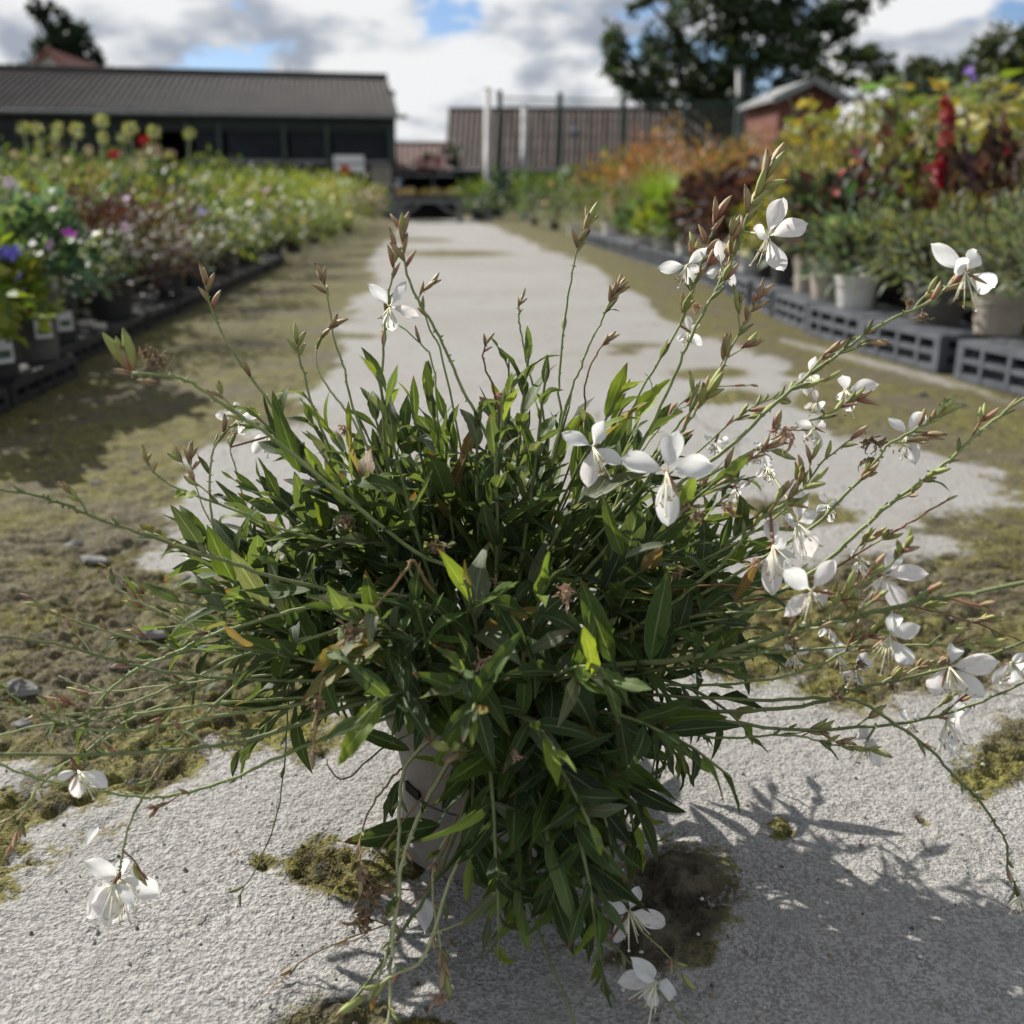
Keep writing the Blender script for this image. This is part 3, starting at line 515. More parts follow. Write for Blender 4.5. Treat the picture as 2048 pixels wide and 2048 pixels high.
def red_shed():
    Y = 16; root = empty('garden_shed', (P(1600, 200, Y).x, Y, 0)); tag(root, 'small red-brown timber shed with grey gable roof behind the right bed', 'shed')
    a = P(1559, 195, Y); b = P(1679, 195, Y); ap = P(1624, 168, Y); ze = a.z; D = Vector((-.25, 2.0, 0)); zb = 0
    for k in range(8):                                         # boards of the front, one object each
        x0 = a.x + (b.x-a.x)*k/8; x1 = a.x + (b.x-a.x)*(k+1)/8 - .012
        def top(x): return ze + (ap.z-ze)*(1 - abs(x-ap.x)/max(ap.x-a.x, b.x-ap.x))
        mb = MB(); mb.slab([(x0, Y, zb), (x1, Y, zb), (x1, Y, top(x1)-.06), (x0, Y, top(x0)-.06)], (0, .04, 0)); mb.build('front_board', M['wood_red'], root)
    W0 = P(1511, 205, Y+1.0)
    s0 = Vector((a.x, Y+.02, 0)); s1 = Vector((W0.x, Y+1.6, 0))
    for k in range(9):
        z0 = ze*k/9; z1 = ze*(k+1)/9-.012; mb = MB(); mb.slab([s0+Vector((0, 0, z0)), s1+Vector((0, 0, z0)), s1+Vector((0, 0, z1)), s0+Vector((0, 0, z1))], (.04, .01, 0)); mb.build('side_board', M['wood_red'], root)
    d = s1 - s0; d = Vector((d.x, d.y, 0))
    f0 = Vector((a.x-.12, Y-.12, ze-.06)); f1 = Vector((ap.x, Y-.12, ap.z+.03)); f2 = Vector((b.x+.12, Y-.12, ze-.06)); d2 = d*1.12
    mb = MB(); mb.slab([f0, f1, f1+d2, f0+d2], (0, 0, .05)); mb.build('roof_slope', M['roof_felt'], root); mb = MB(); mb.slab([f1, f2, f2+d2, f1+d2], (0, 0, .05)); mb.build('roof_slope', M['roof_felt'], root)
    for p, q in ((f0, f1), (f1, f2)): mb = MB(); mb.bar(p+Vector((0, -.02, .01)), q+Vector((0, -.02, .01)), .03, .10); mb.build('barge_board', M['frame_grey'], root)
    mb = MB(); c = P(1625, 225, Y); mb.box((c.x, Y-.03, .8), (.55, .03, 1.6)); dr = mb.build('door', M['wood_red'], root); mb = MB(); mb.box((c.x+.2, Y-.06, .85), (.03, .03, .12)); mb.build('handle', M['steel'], dr)
    mb = MB(); mb.box((b.x-.02, Y+.8, ze/2), (.04, 1.5, ze)); mb.build('side_wall', M['wood_red'], root); mb = MB(); mb.box(((a.x+b.x)/2-.2, Y+1.55, ze/2), (b.x-a.x-.5, .04, ze)); mb.build('rear_wall', M['wood_red'], root)
red_shed()
# ------------------------------------------------------------------ leaf clouds and trees
def leaf_cloud(C, D, Nn, L, Wd, cols, fold=.12):
    """one mesh of many bent leaves: positions, directions, normals, lengths, widths, colours"""
    C = np.asarray(C, float); D = np.asarray(D, float); D /= np.linalg.norm(D, axis=1)[:, None]+1e-9
    Nn = np.asarray(Nn, float); Nn = Nn - D*(Nn*D).sum(1)[:, None]; Nn /= np.linalg.norm(Nn, axis=1)[:, None]+1e-9
    S = np.cross(D, Nn); L = np.asarray(L)[:, None]; Wd = np.asarray(Wd)[:, None]
    b = C; l = C + D*L*.45 - S*Wd*.5 + Nn*Wd*fold; r = C + D*L*.45 + S*Wd*.5 + Nn*Wd*fold; m = C + D*L*.5; t = C + D*L - Nn*L*.14
    V = np.stack([b, l, r, t, m], 1).reshape(-1, 3); i = np.arange(len(C))[:, None]*5
    F = np.concatenate([i + np.array([[0, 4, 3, 1]]), i + np.array([[0, 2, 3, 4]])], 0); return V, F, np.repeat(np.asarray(cols), 5, axis=0)
def jitter(pal, n, v=.25):
    pal = np.array(pal); c = pal[RNG.integers(0, len(pal), n)]; return np.clip(c*(1 + RNG.normal(0, v, (n, 1)))*(1 + RNG.normal(0, .08, (n, 3))), .004, .95)
def unit(n): v = RNG.normal(size=(n, 3)); return v/np.linalg.norm(v, axis=1)[:, None]
def tree(name, label, base, height, blobs, leaf, pal, nleaf, trunk_r, group=None):
    """blobs: (x, y, z, rx, ry, rz) leaf clumps around limb ends, relative to the base"""
    root = empty(name, base); tag(root, label, 'tree', group); b = Vector(base); mb = MB()
    tp = [b + Vector((math.sin(k*1.7)*.12*trunk_r*2, 0, height*.8*k/6)) for k in range(7)]; mb.tube(tp, [trunk_r*(1-.12*k) for k in range(7)], 9)
    for (x, y, z, rx, ry, rz) in blobs:
        s = tp[min(6, max(1, int(6*(z*.55)/(height*.8))))]; e = b + Vector((x, y, z)); m = s.lerp(e, .5) + Vector((RU(-.3, .3), RU(-.3, .3), -.05*height*.3))
        mb.tube(smooth_path([s, m, e], 4), [trunk_r*.42*(1-.09*k) for k in range(9)], 6)
        for q in range(5):
            d = rvec(); e2 = e + Vector((d.x*rx*.8, d.y*ry*.8, d.z*rz*.8)); mb.tube([e, e.lerp(e2, .5)+rvec()*.1, e2], [trunk_r*.12, trunk_r*.08, trunk_r*.03], 5)
    mb.build('trunk', M['bark'], root, smooth=True)
    vol = np.array([bb[3]*bb[4]*bb[5] for bb in blobs])**.7; cnt = (vol/vol.sum()*nleaf).astype(int); C = []; D = []
    for bb, n in zip(blobs, cnt):
        tw = unit(max(6, n//45)); rad = RNG.uniform(.35, 1.0, (len(tw), 1)); cen = tw*rad*np.array(bb[3:]); pick = RNG.integers(0, len(tw), n)
        c = cen[pick] + RNG.normal(0, .16, (n, 3))*np.array(bb[3:]); C.append(c + np.array(bb[:3]) + np.array(base)); D.append(tw[pick]*.7 + unit(n))
    C = np.concatenate(C); D = np.concatenate(D); n = len(C); C[:, 2] = np.maximum(C[:, 2], .3)
    V, F, cc = leaf_cloud(C, D, unit(n) + np.array([0, 0, .8]), RNG.uniform(.7, 1.3, n)*leaf, RNG.uniform(.45, .7, n)*leaf, jitter(pal, n))
    link('crown', make_mesh('crown', V, F, M['foliage'], col=cc, smooth=False), root)
def px_blobs(base, Y, spots, dep):
    out = []
    for (u, v, ru, rv) in spots:
        c = P(u, v, Y); s = Y/FPX; out.append((c.x-base[0], RU(-dep, dep), c.z, ru*s, max(ru, rv)*s*.9, rv*s))
    return out
DG = [(.030, .052, .022), (.04, .066, .028), (.05, .075, .03), (.024, .042, .022)]
b = (P(1450, 300, 40).x, 40, 0)
tree('spreading_tree', 'big dark spreading deciduous tree above the barn roof and red shed', b, 9.5, px_blobs(b, 40, [(1232, 95, 32, 60), (1262, 160, 50, 45), (1340, 80, 60, 45), (1400, 20, 75, 50), (1380, 150, 75, 55), (1470, 70, 80, 60), (1500, 150, 80, 55), (1560, 20, 60, 45), (1590, 95, 70, 55), (1610, 165, 70, 40), (1665, 60, 50, 42), (1705, 30, 40, 28), (1700, 135, 60, 32), (1760, 108, 42, 18), (1745, 165, 45, 22), (1310, 195, 60, 30), (1450, 200, 80, 30), (1560, 205, 60, 25), (1480, -60, 110, 60), (1620, -50, 70, 50), (1300, -20, 40, 35)], 1.6), .30, DG, 12000, .38)
b = (P(125, 200, 60).x, 60, 0)
tree('dark_conifer', 'dark spiky evergreen tree rising behind the gabled house roof', b, 9, px_blobs(b, 60, [(90, 30, 18, 28), (105, 70, 26, 36), (135, 60, 30, 34), (120, 105, 45, 32), (165, 100, 34, 28), (190, 122, 24, 20), (75, 18, 10, 16), (100, 140, 60, 30)], 1.0), .34, [(.016, .030, .018), (.022, .038, .022)], 4200, .3)
for nm, lb, u, Y, spots, pal in [('leafy_tree', 'olive green tree mass filling the upper right corner', 2010, 30, [(1990, 150, 60, 55), (2040, 95, 55, 55), (2080, 150, 60, 80), (1950, 185, 50, 40), (2060, 200, 80, 50)], [(.045, .062, .024), (.06, .078, .03), (.036, .05, .022)]),
                                 ('leafy_tree', 'low dark bush just left of the corner tree behind the dark fence', 1860, 31, [(1870, 165, 45, 40), (1830, 190, 35, 35), (1910, 175, 45, 35), (1800, 200, 25, 30)], [(.03, .045, .022), (.04, .056, .028)])]:
    b = (P(u, 300, Y).x, Y, 0); tree(nm, lb, b, 5, px_blobs(b, Y, spots, .8), .24, pal, 3800, .18, 'trees beyond the right bed')
# ------------------------------------------------------------------ nursery beds: crates, pots, plants
def xl(Y): return float(np.interp(Y, [1.5, 2.44, 3.24, 5.76, 18.9, 30], [-1.22, -1.282, -1.347, -1.545, -2.59, -3.5]))
def xr(Y): return float(np.interp(Y, [1.5, 2.78, 3.2, 3.62, 4.24, 6.79, 22.5], [1.62, 1.448, 1.36, 1.26, 1.2, 1.22, .0]))
def crate_meshes(mat, Lx=.46, Wy=.30, Hz=.12, cols=4):
    f = MB(); t = .018
    f.box((0, 0, Hz-t/2), (Lx, Wy, t))
    for sx in (-1, 1):
        for sy in (-1, 1): f.box((sx*(Lx/2-.016), sy*(Wy/2-.016), (Hz-t)/2-.0005), (.032, .032, Hz-t-.001))
    for sy in (-1, 1):
        y = sy*(Wy/2-.008)
        for z, hh in ((.012, .022), (.062, .016)): f.box((0, y, z), (Lx-.066, .014, hh))
        for k in range(1, cols): f.box((-Lx/2 + Lx*k/cols, y, (Hz-t)/2), (.016, .0175, Hz-t-.002))
    for sx in (-1, 1):
        x = sx*(Lx/2-.008)
        for z, hh in ((.012, .022), (.062, .016)): f.box((x, 0, z), (.014, Wy-.066, hh))
        for k in range(1, 3): f.box((x, -Wy/2 + Wy*k/3, (Hz-t)/2), (.0175, .016, Hz-t-.002))
    ps = []
    for sg in (-1, 1):
        p = MB(); p.box((0, sg*(Wy/2-.035), (Hz-t)/2-.006), (Lx-.075, .006, Hz*.55)); ps.append(('long_panel', p.mesh('long_panel', mat)))
        p = MB(); p.box((sg*(Lx/2-.035), 0, (Hz-t)/2-.006), (.006, Wy-.085, Hz*.55)); ps.append(('end_panel', p.mesh('end_panel', mat)))
    return f.mesh('crate_frame', mat), ps
CRATE = {'grey': crate_meshes(M['crate']), 'dark': crate_meshes(M['crate_dark'], .50, .32, .06, 5)}
def crate(kind, loc, rz, label, group):
    r = empty('plastic_crate', loc, rz); tag(r, label, 'crate', group); a, ps = CRATE[kind]
    linklocal('frame', a, r)
    for nm, me in ps: linklocal(nm, me, r)
    return r
def pot_mesh(mat, r, h, collar=.28):
    t = .004; p = [(r*.78, 0), (r*.80, .002), (r*.93, h*(1-collar)), (r*.985, h*(1-collar)+.003), (r*1.0, h*.93), (r*1.05, h*.935), (r*1.05, h), (r*.96, h), (r*.94, h-.02)]
    m = MB(); m.lathe(p, 24); m.f.append(tuple(range(23, -1, -1))); return m.mesh('pot', mat, True)
POTS = {}
def pot(root, kind, r, h, z0=0):
    k = (kind, r, h)
    if k not in POTS:
        m = MB(); m.lathe([(.0005, h-.022), (r*.94, h-.02)], 24); POTS[k] = (pot_mesh(M[kind], r, h), m.mesh('soil', M['soil']))
    linklocal('pot', POTS[k][0], root); linklocal('soil', POTS[k][1], root)
def disc_flower(np_=5):
    m = MB(); 
    for k in range(np_):
        a = 2*PI*k/np_; d = Vector((math.cos(a), math.sin(a), .18)); s = Vector((-math.sin(a), math.cos(a), 0)); m.poly([Vector((0, 0, 0)), d*.55 - s*.33, d*.95 - s*.22, d, d*.95 + s*.22, d*.55 + s*.33])
    return make_mesh('flower', m.v, m.f, M['petal_bg'])
FLOWER = disc_flower()
def bgflower(root, p, size, col, facing=None):
    f = facing or (Vector((-.1, -.6, .6)) + rvec()*.5); q = f.to_track_quat('Z', 'Y').to_matrix().to_4x4()
    o = linklocal('flower', FLOWER, root, Matrix.Translation(p) @ q @ Matrix.Scale(size, 4)); o.color = (*col, 1); return o
def tag_stick(root, p, h, mat='label_white'):
    m = MB(); R = Matrix.Rotation(RU(-.3, .3), 3, 'Z') @ Matrix.Rotation(RU(-.12, .12), 3, 'Y'); m.box(Vector(p) + Vector((0, 0, h/2)), (.026, .0015, h), R=R); m.build('label_stick', M[mat], root, local=True)
def pot_sticker(root, r, h, a):
    d = Vector((math.cos(a), math.sin(a), 0)); m = MB(); R = Matrix.Rotation(a - PI/2, 3, 'Z') @ Matrix.Rotation(-.05, 3, 'X'); m.box(d*(r*.93+.002) + Vector((0, 0, h*.5)), (.05, .002, .065), R=R)
    o = m.build('sticker', M['label_white'], root, local=True); m = MB(); m.box(d*(r*.93+.0035) + Vector((0, 0, h*.45)), (.036, .001, .022), R=R); m.build('print', M['label_print'], o, local=True)
def foliage(root, kind, z0, R, H, n, leaf, pal, aspect=.55):
    """z0: soil height; R: half width; H: height above soil"""
    if kind == 'grass':
        a = RNG.uniform(0, 2*PI, n); out = RNG.uniform(.1, 1, n)**.7; base = np.stack([np.cos(a)*R*.12, np.sin(a)*R*.12, np.full(n, z0)], 1); V = []; F = []; C = []; cols = jitter(pal, n)
        for i in range(n):
            d = np.array([math.cos(a[i]), math.sin(a[i]), 0]); s = np.array([-d[1], d[0], 0]); h = H*RU(.7, 1.05); w = leaf*RU(.6, 1.2); b0 = len(V)
            for k in range(5): t = k/4; p = base[i] + d*R*out[i]*t**1.6 + np.array([0, 0, h*(t - .33*out[i]*t**3)]); ww = w*(1-t*.92); V += [p - s*ww/2, p + s*ww/2]; C += [cols[i]]*2
            for k in range(4): F.append((b0+2*k, b0+2*k+1, b0+2*k+3, b0+2*k+2))
        return linklocal('foliage', make_mesh('foliage', np.array(V), np.array(F), M['foliage'], col=np.array(C)), root)
    if kind == 'tall':
        m = MB(); C = []; D = []; N = []; ns = max(3, n//14)
        for i in range(ns):
            a = RU(0, 2*PI); e = Vector((math.cos(a)*R*RU(.2, 1), math.sin(a)*R*RU(.2, 1), z0 + H*RU(.65, 1))); b0 = Vector((e.x*.2, e.y*.2, z0)); pts = smooth_path([b0, b0.lerp(e, .5) + Vector((-e.x*.12, -e.y*.12, .03)), e], 4); m.tube(pts, [.0045*(1-.08*k) for k in range(len(pts))], 5)
            for k in range(14):
                t = RU(.25, 1); q = pts[min(len(pts)-1, int(t*(len(pts)-1)))]; b = RU(0, 2*PI); d = Vector((math.cos(b), math.sin(b), RU(-.1, .6))); C.append(q + d*.02); D.append(d); N.append(Vector((0, -.2, 1)) + rvec()*.6)
        m.build('stems', M['stem'], root, smooth=True, local=True); n = len(C); V, F, cc = leaf_cloud(C, D, N, RNG.uniform(.7, 1.3, n)*leaf, RNG.uniform(.7, 1.1, n)*leaf*aspect, jitter(pal, n)); 
    else:
        d = unit(n); d[:, 2] = np.where(d[:, 2] < -.45, -d[:, 2], d[:, 2]); rad = RNG.uniform(.25, 1, (n, 1))**.45; lump = 1 + .22*np.sin(d[:, :1]*7 + root.location.x*9) + .15*np.sin(d[:, 1:2]*9 + root.location.y*5)
        ctr = np.array([0, 0, z0 + H*.34]); C = ctr + d*rad*lump*np.array([R*.95, R*.95, H*.66]); C[:, 2] = np.maximum(C[:, 2], z0*.45); D = d + unit(n)*.6 + np.array([0, 0, .25])
        V, F, cc = leaf_cloud(C, D, np.array([-.1, -.1, 1.0]) + unit(n)*.7, RNG.uniform(.7, 1.3, n)*leaf, RNG.uniform(.8, 1.2, n)*leaf*aspect, jitter(pal, n))
        m = MB()
        for k in range(7): e = Vector(C[RNG.integers(0, n)].tolist()); m.tube([Vector((e.x*.1, e.y*.1, z0-.01)), Vector((e.x*.5, e.y*.5, (z0+e.z)*.5)), e], [.004, .003, .0015], 5)
        m.build('stems', M['stem'], root, smooth=True, local=True)
    return linklocal('foliage', make_mesh('foliage', V, F, M['foliage'], col=cc, smooth=False), root)
GRN = [(.085, .135, .030), (.115, .17, .035), (.065, .105, .032)]; LIM = [(.18, .225, .035), (.23, .26, .045), (.13, .19, .03)]; DGR = [(.026, .056, .028), (.036, .070, .033), (.022, .043, .024)]
BUR = [(.052, .024, .026), (.072, .036, .036), (.038, .018, .021)]; GRY = [(.13, .165, .105), (.16, .19, .125), (.105, .14, .085)]; PUR = [(.035, .020, .026), (.05, .028, .034), (.06, .035, .035)]
ORA = [(.26, .115, .035), (.20, .095, .04), (.22, .15, .05), (.15, .11, .04)]; YEL = [(.26, .235, .05), (.20, .21, .05), (.30, .26, .07)]; BLU = [(.10, .17, .10), (.13, .20, .12), (.08, .15, .085)]; OLV = [(.115, .125, .045), (.145, .15, .055), (.09, .105, .04)]; TAN = [(.17, .14, .08), (.13, .12, .06), (.20, .16, .10)]
def plant(name, label, Y, x, z0=0, group=None, kind='mound', R=.2, H=.3, n=420, leaf=.035, pal=GRN, asp=.55, potk='pot_black', pr=.085, ph=.15, fl=(), cat='plant', tags=0, sticker=None):
    root = empty(name, (x, Y, z0), 0); tag(root, label, cat, group); pot(root, potk, pr, ph); foliage(root, kind, ph-.02, R, H, n, leaf, pal, asp)
    for (c, s, k) in fl:
        for i in range(k):
            d = rvec(); d.z = abs(d.z); d.y = -abs(d.y)*.8; p = Vector((d.x*R*.95, d.y*R*.95, ph + H*(.35 + .66*d.z))); bgflower(root, p, s*RU(.8, 1.15), c)
    for i in range(tags): tag_stick(root, (RU(-.5, .5)*pr, -pr*.6, ph-.03), RU(.09, .13), 'label_green' if i % 2 else 'label_white')
    if sticker is not None: pot_sticker(root, pr, ph, sticker)
    return root
PINK = (.70, .50, .66); VIO = (.16, .13, .62); MAG = (.55, .06, .52); WHT = (.72, .70, .70); RED = (.33, .012, .016); YLW = (.62, .45, .06); PNK2 = (.62, .24, .26); PUR2 = (.24, .14, .50); LIL = (.45, .38, .68)
# left bed, front line ------------------------------------------------
FL = [(2.46, 'violet_geranium', 'yellow-green geranium with violet flowers at the near end of the left bed', dict(R=.19, H=.26, leaf=.05, pal=LIM, asp=.9, fl=[(VIO, .024, 12)], potk='pot_black', sticker=-.5)),
      (2.76, 'violet_geranium', 'second violet-flowered geranium, its pot carrying a white sticker, left bed', dict(R=.17, H=.22, leaf=.045, pal=LIM, asp=.9, fl=[(VIO, .024, 9)], potk='pot_black', pr=.075, ph=.16, sticker=-.7)),
      (3.08, 'magenta_geranium', 'leafy geranium with one magenta flower in a tall grey-brown pot', dict(R=.22, H=.27, leaf=.05, pal=BLU, asp=.9, fl=[(MAG, .026, 1), (PINK, .022, 4)], potk='pot_grey', pr=.075, ph=.21, tags=1, sticker=-.8)),
      (3.48, 'pale_geranium', 'grey-green geranium with a tall label between the grey pot and burgundy shrub', dict(R=.19, H=.20, leaf=.035, pal=GRY, asp=.8, fl=[(LIL, .02, 3), (WHT, .016, 1)], potk='pot_black', pr=.07, ph=.15, tags=2, sticker=-.8)),
      (4.15, 'burgundy_shrub', 'feathery burgundy shrub spilling over the left crates', dict(R=.38, H=.36, n=2200, leaf=.04, pal=BUR, asp=.25, potk='pot_black', pr=.10, ph=.15, fl=[(PINK, .018, 3)])),
      (5.05, 'low_plant', 'low grey-green and olive plant just past the burgundy shrub', dict(R=.24, H=.22, leaf=.035, pal=OLV+GRY, potk='pot_black', fl=[(WHT, .018, 3)])),
      (5.6, 'bushy_plant', 'bright green bush with one blue-violet flower in the left front line', dict(R=.30, H=.36, n=700, leaf=.04, pal=GRN+LIM, fl=[(VIO, .035, 1)])),
      (6.4, 'bushy_plant', 'dark green bush with tiny pale flowers, mid left front line', dict(R=.30, H=.33, n=600, leaf=.04, pal=DGR+GRN, fl=[(WHT, .025, 4)])),
      (7.4, 'bushy_plant', 'yellow-tinged green bush with a magenta bloom near the path', dict(R=.36, H=.38, n=700, leaf=.045, pal=LIM+OLV, fl=[(MAG, .035, 2), (YLW, .025, 4)])),
      (8.6, 'bushy_plant', 'mid green rounded bush further along the left front line', dict(R=.42, H=.45, n=700, leaf=.05, pal=GRN, fl=[(WHT, .03, 3)])),
      (10.0, 'bushy_plant', 'yellow-green airy bush towards the far left front line', dict(R=.5, H=.52, n=800, leaf=.055, pal=LIM+GRN, asp=.3, fl=[(YLW, .03, 6)])),
      (11.8, 'bushy_plant', 'lime green feathery bush before the shed corner', dict(R=.6, H=.6, n=900, leaf=.06, pal=LIM, asp=.3, fl=[(YLW, .03, 6)])),
      (14.0, 'bushy_plant', 'reddish-tipped bush near the far end of the left bed', dict(R=.6, H=.55, n=700, leaf=.06, pal=OLV+TAN+[(.18, .06, .05)])),
      (16.5, 'bushy_plant', 'small dark bush closing the far end of the left bed', dict(R=.6, H=.42, n=600, leaf=.06, pal=DGR+BUR))]
for i, (Y, nm, lb, kw) in enumerate(FL): kw['R'] *= 1.0 if Y < 3.3 else 1.25; kw['n'] = int(kw.get('n', 420)*1.4); plant(nm, lb, Y, xl(Y) - (.13 if Y < 3.2 else .205) - .10*max(0, kw['R']-.25), .0605 if Y < 8 else .0, 'left bed front line', **kw)
ORD = ['first', 'second', 'third', 'fourth', 'fifth', 'sixth', 'seventh', 'eighth', 'ninth', 'tenth', 'eleventh', 'twelfth']
k = 0; Y = 2.1
while Y < 8.2:
    dx = (xl(Y+.5) - xl(Y))/.5; crate('dark', (xl(Y+.25)-(.20 if Y < 2.9 else .27), Y+.25, 0), PI/2 - math.atan(dx) + RU(-.03, .03), 'low black crate, %s from the near end of the left bed' % ORD[min(k, 11)], 'low black crates'); Y += .535; k += 1
# left bed, deeper lines
def ORDN(n): return ORD[n-1] if n <= 12 else (['thirteenth', 'fourteenth', 'fifteenth', 'sixteenth', 'seventeenth', 'eighteenth', 'nineteenth', 'twentieth', 'twenty-first', 'twenty-second', 'twenty-third', 'twenty-fourth', 'twenty-fifth', 'twenty-sixth', 'twenty-seventh', 'twenty-eighth', 'twenty-ninth', 'thirtieth', 'thirty-first', 'thirty-second'][n-13] if n < 33 else 'last')
def view_ok(x, Y, m=160): u = 1024 + FPX*x/(Y*math.cos(PITCH) + .16); return -m < u < 2048 + m
spec_l = [('geranium_plant', 'pale pink flowered geranium in the second line of the left bed', dict(pal=BLU+GRY, fl=[(PINK, .022, 6)], leaf=.045, asp=.85)),
          ('bushy_plant', 'mid green bushy plant packed deep in the left bed', dict(pal=GRN, leaf=.045)),
          ('bushy_plant', 'lime green bushy plant packed deep in the left bed', dict(pal=LIM, leaf=.04)),
          ('bushy_plant', 'dark blue-green bushy plant packed deep in the left bed', dict(pal=DGR, leaf=.055, asp=.8)),
          ('bushy_plant', 'dull olive bushy plant packed deep in the left bed', dict(pal=OLV+TAN, leaf=.04))]
Y = 3.0; row = 0
for o in (.50, .86, 1.26, 1.72, 2.3, 3.0, 3.8, 4.8, 6.0):
    Y = 2.3 + o*.75; row += 1; cnt = 0
    while Y < 21:
        x = xl(Y) - o; step = max(.36, .062*Y)*RU(.95, 1.25)
        if view_ok(x, Y, 380):
            if o < .6 and Y < 5.2: nm, lb, kw = spec_l[0]
            else: nm, lb, kw = spec_l[random.choices([1, 2, 3, 4], [3, 3.2 if Y > 5 else 1.5, 1.6 if Y < 8 else .8, 1.2])[0]]
            kw = dict(kw); H = min(.72, .25 + .13*o + .016*Y)*RU(.85, 1.2); R = max(.22, .040*Y)*RU(.95, 1.2); sf = max(1, Y/7)
            kw['leaf'] = kw['leaf']*sf**.6; fl = list(kw.get('fl', []))
            if not fl and random.random() < .22: fl = [(random.choice([WHT, PINK, PINK, YLW, LIL]), .02*sf**.5, 3)]
            kw['fl'] = fl; cnt += 1; plant(nm, lb.replace(' packed deep', '').split(' in the ')[0] + ', %s along the %s line back in the left bed' % (ORDN(cnt), ORD[row]), Y + RU(-.08, .08), x + RU(-.08, .08), 0, 'plants packed in the left bed', R=R, H=H, n=int(360 if Y < 9 else 300), **kw)
        Y += step
# tall allium seed heads and poppies above the left bed
def ball_head(root, p, r, pal):
    n = 60; d = unit(n); C = np.array(p) + d*r*.35; V, F, cc = leaf_cloud(C, d, unit(n), np.full(n, r*.75), np.full(n, r*.17), jitter(pal, n)); o = linklocal('seed_head', make_mesh('seed_head', V, F, M['foliage'], col=cc, smooth=False), root); return o
AL = [[(46, 257, 15), (75, 258, 14), (108, 278, 11), (81, 288, 11)], [(116, 257, 15), (153, 261, 16), (30, 308, 10), (66, 322, 13)], [(203, 242, 15), (207, 276, 13), (137, 320, 10), (178, 300, 10)], [(261, 258, 16), (246, 274, 13), (308, 265, 15), (273, 327, 17)], [(379, 267, 13), (335, 335, 9)]]
ALL = ['leftmost clump of tall pale allium seed heads above the left bed', 'second clump of pale allium seed heads from the left', 'allium clump whose seed head stands highest, left bed', 'allium clump with whitish heads before the shed doorway', 'single tall allium head at the right of the doorway']
for i, heads in enumerate(AL):
    Y = 7.2 + .35*i; c = P(sum(h[0] for h in heads)/len(heads), 400, Y); root = empty('allium_plant', (c.x, Y, 0)); tag(root, ALL[i], 'allium', 'tall alliums over the left bed'); pot(root, 'pot_black', .1, .16)
    foliage(root, 'grass', .14, .22, .3, 60, .016, GRN)
    for (u, v, r) in heads:
        e = P(u, v, Y + RU(-.1, .1)) - Vector((c.x, Y, 0)); m = MB(); pts = smooth_path([Vector((RU(-.03, .03), 0, .14)), Vector((e.x*.6, e.y*.6, e.z*.6)), e], 4); m.tube(pts, .006, 6); m.build('flower_stem', M['stem_pale'], root, smooth=True, local=True)
        ball_head(root, e, r*Y/FPX*.95, [(.30, .34, .16), (.36, .38, .20), (.25, .29, .13)] if v < 300 else [(.42, .38, .34), (.30, .26, .22)])
for (u, v, Y, lb) in [(291, 281, 6.6, 'red flower on a thin stem just left of the doorway plank'), (229, 312, 6.3, 'small red flower among the allium stems'), (690, 341, 15, 'red flower in front of the pale notice board')]:
    e = P(u, v, Y); root = empty('red_flower_plant', (e.x, Y, 0)); tag(root, lb, 'flower', 'red flowers over the left bed'); pot(root, 'pot_black', .08, .14); foliage(root, 'mound', .12, .12, .25, 120, .04, GRN)
    m = MB(); m.tube(smooth_path([(0, 0, .12), (.02, 0, e.z*.6), (0, 0, e.z)], 4), .004, 6); m.build('flower_stem', M['stem'], root, local=True)
    for j in range(4): bgflower(root, Vector((RU(-.012, .012), RU(-.012, .012), e.z + RU(-.008, .012))), .034*Y/6.5, RED, Vector((RU(-.6, .6), -.8, RU(.1, 1))))
